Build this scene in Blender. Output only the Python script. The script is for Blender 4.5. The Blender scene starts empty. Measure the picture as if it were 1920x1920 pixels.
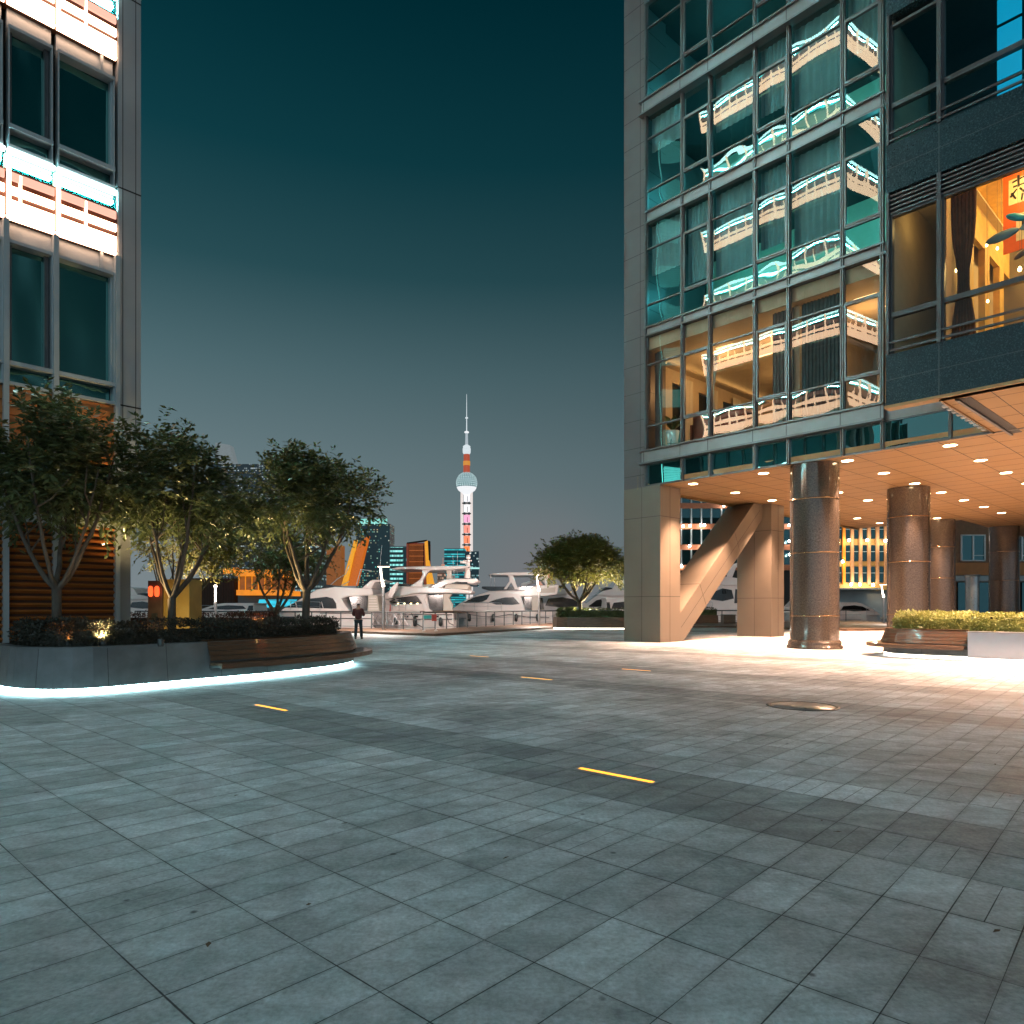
import bpy, bmesh, math, random
from mathutils import Vector, Matrix, noise as mnoise
random.seed(7)
scene = bpy.context.scene
COL = scene.collection
V = Vector
# ------------------------------------------------------------------ camera, sky, exposure
H, F, CX, HY = 1.55, 1317.0, 960.0, 1138.0      # eye height, focal length and horizon in photo pixels
cam_d = bpy.data.cameras.new("camera")
cam = bpy.data.objects.new("camera", cam_d); COL.objects.link(cam)
cam.location = (0, 0, H); cam.rotation_euler = (math.radians(90), 0, 0)
cam_d.sensor_width = 36; cam_d.sensor_fit = 'HORIZONTAL'; cam_d.lens = 36 * F / 1920
cam_d.shift_y = (HY - 960) / 1920
cam_d.clip_start = 0.05; cam_d.clip_end = 9000
scene.camera = cam
scene.render.resolution_x = scene.render.resolution_y = 1024
scene.view_settings.view_transform = 'Standard'
scene.view_settings.look = 'None'
scene.view_settings.exposure = 0.0
scene.view_settings.gamma = 1.0
cy = scene.cycles
cy.use_denoising = True
try: cy.denoiser = 'OPENIMAGEDENOISE'
except Exception: pass
cy.max_bounces = 8; cy.diffuse_bounces = 3; cy.glossy_bounces = 5; cy.transmission_bounces = 6
cy.transparent_max_bounces = 16
cy.sample_clamp_indirect = 6.0
cy.caustics_reflective = False; cy.caustics_refractive = False

def lin(r, g, b):
    f = lambda c: (c/255/12.92) if c/255 <= .04045 else ((c/255+.055)/1.055)**2.4
    return (f(r), f(g), f(b), 1.0)

world = bpy.data.worlds.new("World"); scene.world = world; world.use_nodes = True
wn = world.node_tree.nodes; wl = world.node_tree.links; wn.clear()
def wnode(t, **k):
    n = wn.new(t)
    for a, b in k.items(): setattr(n, a, b)
    return n
wo = wnode('ShaderNodeOutputWorld'); wb = wnode('ShaderNodeBackground')
tc = wnode('ShaderNodeTexCoord'); sx = wnode('ShaderNodeSeparateXYZ')
wl.new(tc.outputs['Generated'], sx.inputs[0])
ramp = wnode('ShaderNodeValToRGB')
stops = [(0.0, (112,120,124)), (.05, (107,118,122)), (.12, (103,118,122)), (.20, (92,111,116)), (.31, (70,95,101)),
         (.42, (36,70,77)), (.53, (12,54,62)), (.66, (0,39,47)), (1.0, (0,25,31))]
els = ramp.color_ramp.elements
while len(els) < len(stops): els.new(0.5)
for e, (p, c) in zip(els, stops): e.position = p; e.color = lin(*c)
wl.new(sx.outputs['Z'], ramp.inputs[0])
# the city glow is stronger towards the river on the left and fades to the right
mx = wnode('ShaderNodeMath', operation='MULTIPLY_ADD'); mx.inputs[1].default_value = -0.55; mx.inputs[2].default_value = 1.0
wl.new(sx.outputs['X'], mx.inputs[0])
mul = wnode('ShaderNodeMix', data_type='RGBA', blend_type='MULTIPLY'); mul.inputs[0].default_value = 1.0
cmb = wnode('ShaderNodeCombineXYZ')
for i in range(3): wl.new(mx.outputs[0], cmb.inputs[i])
wl.new(ramp.outputs[0], mul.inputs[6]); wl.new(cmb.outputs[0], mul.inputs[7])
# a little sodium glow low over the far bank, right of the broadcast tower
vd = wnode('ShaderNodeVectorMath', operation='DISTANCE'); vd.inputs[1].default_value = (0.045, 0.998, 0.05)
nrm = wnode('ShaderNodeVectorMath', operation='NORMALIZE'); wl.new(tc.outputs['Generated'], nrm.inputs[0]); wl.new(nrm.outputs[0], vd.inputs[0])
mr = wnode('ShaderNodeMapRange', interpolation_type='SMOOTHSTEP'); mr.inputs[1].default_value = 0.0; mr.inputs[2].default_value = 0.14; mr.inputs[3].default_value = 0.28; mr.inputs[4].default_value = 0.0
wl.new(vd.outputs['Value'], mr.inputs[0])
glow = wnode('ShaderNodeMix', data_type='RGBA'); glow.inputs[7].default_value = lin(138,120,122)
wl.new(mr.outputs[0], glow.inputs[0]); wl.new(mul.outputs[2], glow.inputs[6])
# sky behind the camera brightened as an added fill for ground and fronts
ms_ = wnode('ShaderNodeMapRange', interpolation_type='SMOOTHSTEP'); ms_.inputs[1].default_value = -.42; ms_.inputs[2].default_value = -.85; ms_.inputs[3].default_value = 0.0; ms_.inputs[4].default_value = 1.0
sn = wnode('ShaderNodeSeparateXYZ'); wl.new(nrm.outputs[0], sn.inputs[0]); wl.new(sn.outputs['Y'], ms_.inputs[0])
back_fill = wnode('ShaderNodeMix', data_type='RGBA'); back_fill.inputs[7].default_value = (.50, .70, .80, 1)
wl.new(ms_.outputs[0], back_fill.inputs[0]); wl.new(glow.outputs[2], back_fill.inputs[6])
wl.new(back_fill.outputs[2], wb.inputs[0]); wb.inputs[1].default_value = 1.0
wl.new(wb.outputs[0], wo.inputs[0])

# ------------------------------------------------------------------ coordinates
def P(px, py, D): return V(((px-CX)/F*D, D, H+(HY-py)*D/F))
def G(px, py):
    Y = H*F/(py-HY); return V(((px-CX)/F*Y, Y, 0))
dR = V((.675, -.738, 0)); eR = V((.738, .675, 0)); P0 = G(1238, 1205)
def R(s, t, z): return V((P0.x+dR.x*s+eR.x*t, P0.y+dR.y*s+eR.y*t, z))      # office tower: s along its front towards us, t into the block
def s_at(px, t=0.0):
    u = (px-CX)/F; x0 = P0.x+eR.x*t; y0 = P0.y+eR.y*t
    return (u*y0-x0)/(dR.x-u*dR.y)
A2, B2 = V((.738, -.675, 0)), V((.675, .738, 0))
def PV(a, b, z=0): return V((A2.x*a+B2.x*b, A2.y*a+B2.y*b, z))              # paving grid
D_L = 16.8; Q0 = V(((217-CX)/F*D_L, D_L, 0))
def LF(r, o, z): return V((Q0.x-B2.x*r+A2.x*o, Q0.y-B2.y*r+A2.y*o, z))      # left building front: r back towards us, o outwards
def LE(w, o, z): return V((Q0.x-A2.x*w+B2.x*(.34+o), Q0.y-A2.y*w+B2.y*(.34+o), z))   # its end face

# ------------------------------------------------------------------ mesh helpers
class MB:
    def __init__(s): s.v = []; s.f = []; s.sm = []
    def add(s, vs, fs, smooth=False):
        o = len(s.v); s.v += [V(x) for x in vs]; s.f += [tuple(i+o for i in f) for f in fs]; s.sm += [smooth]*len(fs)
        return s
    def box(s, fr, a0, a1, b0, b1, c0, c1):
        vs = [fr(a, b, c) for c in (c0, c1) for b in (b0, b1) for a in (a0, a1)]
        return s.add(vs, [(0,2,3,1), (4,5,7,6), (0,1,5,4), (2,6,7,3), (0,4,6,2), (1,3,7,5)])
    def cube(s, x0, x1, y0, y1, z0, z1): return s.box(lambda a, b, c: V((a, b, c)), x0, x1, y0, y1, z0, z1)
    def prism(s, pts, z0, z1, pts2=None):
        n = len(pts); q = pts2 or pts
        vs = [V((p[0], p[1], z0)) for p in pts]+[V((p[0], p[1], z1)) for p in q]
        fs = [tuple(range(n-1, -1, -1)), tuple(range(n, 2*n))]+[(i, (i+1) % n, n+(i+1) % n, n+i) for i in range(n)]
        return s.add(vs, fs)
    def slab(s, outline, depth):            # outline: 3-D points in one plane; depth: offset vector
        n = len(outline); vs = [V(p) for p in outline]+[V(p)+V(depth) for p in outline]
        return s.add(vs, [tuple(range(n)), tuple(range(2*n-1, n-1, -1))]+[((i+1) % n, i, n+i, n+(i+1) % n) for i in range(n)])
    def tube(s, path, rad, n=8, cap=True):
        path = [V(p) for p in path]
        if not hasattr(rad, '__len__'): rad = [rad]*len(path)
        vs = []; m = len(path); ref = V((0, 0, 1))
        t0 = (path[1]-path[0]).normalized()
        if abs(t0.z) > .9: ref = V((1, 0, 0))
        u = (ref-t0*ref.dot(t0)).normalized()
        for i, p in enumerate(path):
            t = (path[min(i+1, m-1)]-path[max(i-1, 0)]).normalized()
            u = (u-t*u.dot(t)).normalized(); w = t.cross(u)
            vs += [p+(u*math.cos(k*2*math.pi/n)+w*math.sin(k*2*math.pi/n))*rad[i] for k in range(n)]
        fs = [(i*n+k, i*n+(k+1) % n, (i+1)*n+(k+1) % n, (i+1)*n+k) for i in range(m-1) for k in range(n)]
        s.add(vs, fs, True)
        if cap: s.add(vs[:n], [tuple(range(n-1, -1, -1))]); s.add(vs[-n:], [tuple(range(n))])
        return s
    def lathe(s, c, prof, n=32, smooth=True):
        c = V(c); vs = [c+V((r*math.cos(k*2*math.pi/n), r*math.sin(k*2*math.pi/n), z)) for r, z in prof for k in range(n)]
        m = len(prof)
        s.add(vs, [(i*n+k, i*n+(k+1) % n, (i+1)*n+(k+1) % n, (i+1)*n+k) for i in range(m-1) for k in range(n)], smooth)
        if prof[0] == prof[-1]: return s
        if prof[0][0] > 0: s.add(vs[:n], [tuple(range(n-1, -1, -1))])
        if prof[-1][0] > 0: s.add(vs[-n:], [tuple(range(n))])
        return s
    def build(s, name, m, parent=None, loc=None, bevel=0, label=None):
        base = V(loc) if loc is not None else (wloc(parent) if parent else V((0, 0, 0)))
        if loc is None and parent is None and s.v:
            lo = V((min(p.x for p in s.v), min(p.y for p in s.v), min(p.z for p in s.v))); hi = V((max(p.x for p in s.v), max(p.y for p in s.v), 0))
            base = V(((lo.x+hi.x)/2, (lo.y+hi.y)/2, lo.z))
        me = bpy.data.meshes.new(name)
        me.from_pydata([p-base for p in s.v], [], s.f); me.materials.append(m)
        me.polygons.foreach_set('use_smooth', s.sm)
        if bevel:
            bm = bmesh.new(); bm.from_mesh(me)
            bmesh.ops.remove_doubles(bm, verts=bm.verts, dist=1e-5)
            bmesh.ops.recalc_face_normals(bm, faces=bm.faces)
            es = [e for e in bm.edges if len(e.link_faces) == 2 and e.calc_face_angle(0) > .5]
            bmesh.ops.bevel(bm, geom=es, offset=bevel, segments=2, affect='EDGES', profile=.5, clamp_overlap=True)
            bm.to_mesh(me); bm.free()
        me.update()
        o = bpy.data.objects.new(name, me); COL.objects.link(o)
        if parent: o.parent = parent; o.location = base-wloc(parent)
        else: o.location = base
        if label: o['label'] = label
        return o
def wloc(o):
    l = V((0, 0, 0))
    while o: l = l+o.location; o = o.parent
    return l
def tag(o, label=None, cat=None, group=None, kind=None):
    for k, v in (('label', label), ('category', cat), ('group', group), ('kind', kind)):
        if v: o[k] = v
    return o
def thing(name, loc, label, cat, group=None, kind=None):
    o = bpy.data.objects.new(name, None); COL.objects.link(o); o.location = loc; o.empty_display_size = .2
    return tag(o, label, cat, group, kind)
def copy_tree(o, parent=None):
    c = o.copy(); COL.objects.link(c)
    if parent: c.parent = parent
    for ch in list(o.children): copy_tree(ch, c)
    return c

# ------------------------------------------------------------------ materials
def base_mat(name):
    m = bpy.data.materials.new(name); m.use_nodes = True
    nt = m.node_tree; return m, nt, nt.nodes, nt.links, nt.nodes['Principled BSDF']
def pm(name, col, rough=.5, metal=0., var=.15, scale=4., bump=0., bscale=60., coat=0., spec=.5, stretch=None):
    m, nt, N, L, b = base_mat(name)
    t = N.new('ShaderNodeTexCoord'); mp = N.new('ShaderNodeMapping'); L.new(t.outputs['Object'], mp.inputs[0])
    if stretch: mp.inputs['Scale'].default_value = stretch
    nz = N.new('ShaderNodeTexNoise'); nz.inputs['Scale'].default_value = scale; nz.inputs['Detail'].default_value = 6
    L.new(mp.outputs[0], nz.inputs[0])
    r = N.new('ShaderNodeValToRGB'); c = V(col[:3])
    r.color_ramp.elements[0].position = .3; r.color_ramp.elements[1].position = .7
    r.color_ramp.elements[0].color = (*(c*(1-var)), 1); r.color_ramp.elements[1].color = (*(c*(1+var)), 1)
    L.new(nz.outputs[0], r.inputs[0]); L.new(r.outputs[0], b.inputs['Base Color'])
    rr = N.new('ShaderNodeMapRange'); rr.inputs[3].default_value = max(.02, rough-.08); rr.inputs[4].default_value = rough+.08
    L.new(nz.outputs[0], rr.inputs[0]); L.new(rr.outputs[0], b.inputs['Roughness'])
    b.inputs['Metallic'].default_value = metal; b.inputs['Coat Weight'].default_value = coat
    b.inputs['Specular IOR Level'].default_value = spec
    if bump:
        n2 = N.new('ShaderNodeTexNoise'); n2.inputs['Scale'].default_value = bscale; n2.inputs['Detail'].default_value = 3; L.new(mp.outputs[0], n2.inputs[0])
        bp = N.new('ShaderNodeBump'); bp.inputs['Strength'].default_value = bump; bp.inputs['Distance'].default_value = .02
        L.new(n2.outputs[0], bp.inputs['Height']); L.new(bp.outputs[0], b.inputs['Normal'])
    return m
def em(name, col, strength, var=.06, mis=True):
    m, nt, N, L, b = base_mat(name)
    b.inputs['Base Color'].default_value = (.04, .04, .04, 1)
    t = N.new('ShaderNodeTexCoord'); nz = N.new('ShaderNodeTexNoise'); nz.inputs['Scale'].default_value = 1.2; L.new(t.outputs['Object'], nz.inputs[0])
    r = N.new('ShaderNodeMapRange'); r.inputs[3].default_value = strength*(1-var); r.inputs[4].default_value = strength*(1+var); L.new(nz.outputs[0], r.inputs[0])
    b.inputs['Emission Color'].default_value = (*col[:3], 1); L.new(r.outputs[0], b.inputs['Emission Strength'])
    if not mis: m.cycles.emission_sampling = 'NONE'
    return m
def glass_mat(name, gloss=(.6,.9,.9), tint=(.7,.85,.85), r0=.5, r1=1., rough=0.0, body=None):
    m, nt, N, L, b = base_mat(name); N.remove(b); out = N['Material Output']
    g = N.new('ShaderNodeBsdfGlossy'); g.inputs['Color'].default_value = (*gloss, 1); g.inputs['Roughness'].default_value = rough
    tr = N.new('ShaderNodeBsdfTransparent'); tr.inputs[0].default_value = (*tint, 1)
    lw = N.new('ShaderNodeLayerWeight'); lw.inputs[0].default_value = .35
    mr_ = N.new('ShaderNodeMapRange'); mr_.inputs[3].default_value = r0; mr_.inputs[4].default_value = r1; L.new(lw.outputs['Facing'], mr_.inputs[0])
    mix = N.new('ShaderNodeMixShader'); L.new(mr_.outputs[0], mix.inputs[0])
    if body:
        df = N.new('ShaderNodeBsdfDiffuse'); t = N.new('ShaderNodeTexCoord'); nz = N.new('ShaderNodeTexNoise'); nz.inputs['Scale'].default_value = .5
        L.new(t.outputs['Object'], nz.inputs[0]); rp = N.new('ShaderNodeValToRGB'); c = V(body)
        rp.color_ramp.elements[0].color = (*(c*.7), 1); rp.color_ramp.elements[1].color = (*(c*1.3), 1); L.new(nz.outputs[0], rp.inputs[0]); L.new(rp.outputs[0], df.inputs[0])
        L.new(df.outputs[0], mix.inputs[1]); N.remove(tr)
    else: L.new(tr.outputs[0], mix.inputs[1])
    L.new(g.outputs[0], mix.inputs[2]); L.new(mix.outputs[0], out.inputs[0])
    return m
def leaf_mat(name, c0, c1, rough=.38):
    m, nt, N, L, b = base_mat(name)
    t = N.new('ShaderNodeTexCoord'); nz = N.new('ShaderNodeTexNoise'); nz.inputs['Scale'].default_value = 2.2; nz.inputs['Detail'].default_value = 8; nz.inputs['Roughness'].default_value = .75
    L.new(t.outputs['Object'], nz.inputs[0]); r = N.new('ShaderNodeValToRGB')
    r.color_ramp.elements[0].position = .35; r.color_ramp.elements[1].position = .66
    r.color_ramp.elements[0].color = (*c0, 1); r.color_ramp.elements[1].color = (*c1, 1)
    L.new(nz.outputs[0], r.inputs[0]); L.new(r.outputs[0], b.inputs['Base Color']); b.inputs['Roughness'].default_value = rough
    tl = N.new('ShaderNodeBsdfTranslucent'); L.new(r.outputs[0], tl.inputs[0])
    mx_ = N.new('ShaderNodeMixShader'); mx_.inputs[0].default_value = .3
    L.new(b.outputs[0], mx_.inputs[1]); L.new(tl.outputs[0], mx_.inputs[2]); L.new(mx_.outputs[0], N['Material Output'].inputs[0])
    return m

def paving_mat():
    m, nt, N, L, b = base_mat("granite_paving")
    def math_(op, a, b_=None, c=None):
        n = N.new('ShaderNodeMath'); n.operation = op
        for i, x in enumerate((a, b_, c)):
            if x is None: continue
            if isinstance(x, (int, float)): n.inputs[i].default_value = x
            else: L.new(x, n.inputs[i])
        return n.outputs[0]
    t = N.new('ShaderNodeTexCoord')
    def dot(v):
        n = N.new('ShaderNodeVectorMath'); n.operation = 'DOT_PRODUCT'; n.inputs[1].default_value = v; L.new(t.outputs['Object'], n.inputs[0]); return n.outputs['Value']
    a, bb = dot(A2), dot(B2)
    TA, TB = .306, .598
    ua = math_('DIVIDE', math_('ADD', a, 1.69), TA); ub = math_('DIVIDE', math_('ADD', bb, -1.13), TB)
    ib = math_('FLOOR', ub)
    ia = math_('FLOOR', ua); fa = math_('SUBTRACT', ua, ia); fb = math_('SUBTRACT', ub, ib)
    cid = N.new('ShaderNodeCombineXYZ'); L.new(ia, cid.inputs[0]); L.new(ib, cid.inputs[1])
    wn_ = N.new('ShaderNodeTexWhiteNoise'); wn_.noise_dimensions = '2D'; L.new(cid.outputs[0], wn_.inputs[0])
    rnd = wn_.outputs['Value']
    # a run of slabs is cut in half lengthwise here and there
    cid2 = N.new('ShaderNodeCombineXYZ'); L.new(math_('FLOOR', math_('DIVIDE', ia, 3.0)), cid2.inputs[0]); L.new(math_('ADD', ib, 31.0), cid2.inputs[1])
    wn2 = N.new('ShaderNodeTexWhiteNoise'); wn2.noise_dimensions = '2D'; L.new(cid2.outputs[0], wn2.inputs[0])
    half = math_('GREATER_THAN', wn2.outputs['Value'], .90)
    ja = math_('MULTIPLY', math_('MINIMUM', fa, math_('SUBTRACT', 1.0, fa)), TA)
    jb = math_('MULTIPLY', math_('MINIMUM', fb, math_('SUBTRACT', 1.0, fb)), TB)
    jh = math_('ADD', math_('MULTIPLY', math_('ABSOLUTE', math_('SUBTRACT', fa, .5)), TA), math_('MULTIPLY', math_('SUBTRACT', 1.0, half), 1.0))
    jw = N.new('ShaderNodeTexNoise'); jw.inputs['Scale'].default_value = 1.3; jw.inputs['Detail'].default_value = 3; L.new(t.outputs['Object'], jw.inputs[0])
    wid = N.new('ShaderNodeMapRange'); wid.inputs[1].default_value = .35; wid.inputs[2].default_value = .7; wid.inputs[3].default_value = .0014; wid.inputs[4].default_value = .0048; L.new(jw.outputs[0], wid.inputs[0])
    def line(d, k):
        n = N.new('ShaderNodeMapRange'); n.interpolation_type = 'SMOOTHSTEP'; L.new(d, n.inputs[0])
        L.new(math_('MULTIPLY', wid.outputs[0], .6*k), n.inputs[1]); L.new(math_('MULTIPLY', wid.outputs[0], 1.5*k), n.inputs[2])
        n.inputs[3].default_value = 1; n.inputs[4].default_value = 0; return n.outputs[0]
    joint = math_('MAXIMUM', math_('MAXIMUM', line(ja, .8), line(jb, 1.)), line(jh, .6))
    # dark bands that cross the square
    strip = None
    for b0, b1 in ((4.72, 5.92), (10.95, 12.0), (14.4, 15.6), (20.5, 21.7), (26.3, 27.5), (33., 34.4), (40.5, 42.)):
        x = math_('MULTIPLY', math_('GREATER_THAN', bb, b0), math_('LESS_THAN', bb, b1))
        strip = x if strip is None else math_('ADD', strip, x)
    nz = N.new('ShaderNodeTexNoise'); nz.inputs['Scale'].default_value = 38; nz.inputs['Detail'].default_value = 8; nz.inputs['Roughness'].default_value = .7; L.new(t.outputs['Object'], nz.inputs[0])
    st = N.new('ShaderNodeTexNoise'); st.inputs['Scale'].default_value = .55; st.inputs['Detail'].default_value = 9; st.inputs['Roughness'].default_value = .68; st.inputs['Distortion'].default_value = .4; L.new(t.outputs['Object'], st.inputs[0])
    # wiped streaks along the rows
    mp = N.new('ShaderNodeMapping'); mp.inputs['Rotation'].default_value = (0, 0, -math.atan2(B2.y, B2.x)); mp.inputs['Scale'].default_value = (.5, 3.2, 1); L.new(t.outputs['Object'], mp.inputs[0])
    sk = N.new('ShaderNodeTexNoise'); sk.inputs['Scale'].default_value = 1.4; sk.inputs['Detail'].default_value = 7; L.new(mp.outputs[0], sk.inputs[0])
    def rng(x, a0, a1, lo, hi):
        n = N.new('ShaderNodeMapRange'); L.new(x, n.inputs[0]); n.inputs[1].default_value = a0; n.inputs[2].default_value = a1; n.inputs[3].default_value = lo; n.inputs[4].default_value = hi; return n.outputs[0]
    val = math_('MULTIPLY', rng(rnd, 0, 1, .80, 1.16), rng(nz.outputs[0], .28, .72, .70, 1.30))
    md = N.new('ShaderNodeTexNoise'); md.inputs['Scale'].default_value = 7; md.inputs['Detail'].default_value = 6; md.inputs['Roughness'].default_value = .65; L.new(t.outputs['Object'], md.inputs[0])
    val = math_('MULTIPLY', val, rng(md.outputs[0], .3, .7, .80, 1.18))
    val = math_('MULTIPLY', val, rng(st.outputs[0], .32, .62, .55, 1.18))
    val = math_('MULTIPLY', val, rng(sk.outputs[0], .3, .7, .80, 1.14))
    val = math_('MULTIPLY', val, math_('SUBTRACT', 1.0, math_('MULTIPLY', strip, .34)))
    sn_ = N.new('ShaderNodeTexNoise'); sn_.inputs['Scale'].default_value = .8; sn_.inputs['Detail'].default_value = 12; sn_.inputs['Roughness'].default_value = .72; sn_.inputs['Distortion'].default_value = 1.2
    mo_ = N.new('ShaderNodeMapping'); mo_.inputs['Location'].default_value = (13.1, 4.7, 0); L.new(t.outputs['Object'], mo_.inputs[0]); L.new(mo_.outputs[0], sn_.inputs[0])
    val = math_('MULTIPLY', val, rng(sn_.outputs[0], .55, .70, 1.0, .62))
    halo = math_('MINIMUM', ja, jb); val = math_('MULTIPLY', val, rng(math_('ADD', halo, math_('MULTIPLY', math_('SUBTRACT', nz.outputs[0], .5), .05)), .0, .035, .80, 1.0))
    spot = N.new('ShaderNodeTexVoronoi'); spot.inputs['Scale'].default_value = 2.1; L.new(t.outputs['Object'], spot.inputs[0])
    gum = rng(spot.outputs['Distance'], .022, .05, .35, 1.0)
    val = math_('MULTIPLY', val, gum)
    val = math_('MULTIPLY', val, math_('SUBTRACT', 1.0, math_('MULTIPLY', joint, .88)))
    tintm = N.new('ShaderNodeMix'); tintm.data_type = 'RGBA'; tintm.inputs[6].default_value = (.575, .60, .63, 1); tintm.inputs[7].default_value = (.44, .51, .54, 1)
    L.new(rng(wn_.outputs['Color'], .66, .74, 0, .38), tintm.inputs[0])
    vm = N.new('ShaderNodeVectorMath'); vm.operation = 'SCALE'; L.new(tintm.outputs[2], vm.inputs[0]); L.new(val, vm.inputs['Scale'])
    L.new(vm.outputs[0], b.inputs['Base Color'])
    ro = math_('ADD', rng(st.outputs[0], .3, .65, .56, .74), math_('ADD', math_('MULTIPLY', strip, -.02), rng(rnd, 0, 1, -.05, .05)))
    L.new(ro, b.inputs['Roughness']); b.inputs['Specular IOR Level'].default_value = .22
    hgt = math_('SUBTRACT', math_('MULTIPLY', nz.outputs[0], .12), joint)
    bp = N.new('ShaderNodeBump'); bp.inputs['Strength'].default_value = .35; bp.inputs['Distance'].default_value = .004; L.new(hgt, bp.inputs['Height']); L.new(bp.outputs[0], b.inputs['Normal'])
    return m

def windows_mat(name, wall, lit, cols, rows, frac=.5, strength=1.5, duty=(.7, .6), tones=None, seed=0., axis='XZ', rowwise=0.):
    """A far tower's curtain wall: object-space grid of panes, some of them lit."""
    m, nt, N, L, b = base_mat(name)
    def M_(op, a, b_=None):
        n = N.new('ShaderNodeMath'); n.operation = op
        for i, x in enumerate((a, b_)):
            if x is None: continue
            if isinstance(x, (int, float)): n.inputs[i].default_value = x
            else: L.new(x, n.inputs[i])
        return n.outputs[0]
    t = N.new('ShaderNodeTexCoord'); s_ = N.new('ShaderNodeSeparateXYZ'); L.new(t.outputs['Object'], s_.inputs[0])
    h = M_('ADD', s_.outputs[0], s_.outputs[1]) if axis == 'XYZ' else s_.outputs['XZ'.index(axis[0]) if axis[0] == 'X' else 1]
    u = M_('ADD', M_('DIVIDE', h, cols), 200.37); v = M_('ADD', M_('DIVIDE', s_.outputs[2], rows), 50.0)
    iu, iv = M_('FLOOR', u), M_('FLOOR', v); fu, fv = M_('SUBTRACT', u, iu), M_('SUBTRACT', v, iv)
    inside = M_('MULTIPLY', M_('LESS_THAN', fu, duty[0]), M_('LESS_THAN', fv, duty[1]))
    c = N.new('ShaderNodeCombineXYZ'); L.new(iu, c.inputs[0]); L.new(iv, c.inputs[1]); c.inputs[2].default_value = seed
    w = N.new('ShaderNodeTexWhiteNoise'); w.noise_dimensions = '3D'; L.new(c.outputs[0], w.inputs[0])
    c3 = N.new('ShaderNodeCombineXYZ'); L.new(iv, c3.inputs[0]); c3.inputs[1].default_value = seed+3
    w3 = N.new('ShaderNodeTexWhiteNoise'); w3.noise_dimensions = '2D'; L.new(c3.outputs[0], w3.inputs[0])
    r_ = M_('ADD', M_('MULTIPLY', w.outputs['Value'], 1-rowwise), M_('MULTIPLY', w3.outputs['Value'], rowwise))
    on = M_('MULTIPLY', inside, M_('LESS_THAN', r_, frac))
    mixc = N.new('ShaderNodeMix'); mixc.data_type = 'RGBA'; mixc.inputs[6].default_value = (*lit, 1); mixc.inputs[7].default_value = (*(tones or lit), 1)
    sc = N.new('ShaderNodeSeparateColor'); L.new(w.outputs['Color'], sc.inputs[0]); L.new(sc.outputs[1], mixc.inputs[0])
    L.new(mixc.outputs[2], b.inputs['Emission Color'])
    L.new(M_('MULTIPLY', M_('MULTIPLY', on, strength), M_('ADD', M_('MULTIPLY', sc.outputs[2], .8), .4)), b.inputs['Emission Strength'])
    b.inputs['Base Color'].default_value = (*wall, 1); b.inputs['Roughness'].default_value = .3
    m.cycles.emission_sampling = 'NONE'
    return m

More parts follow.
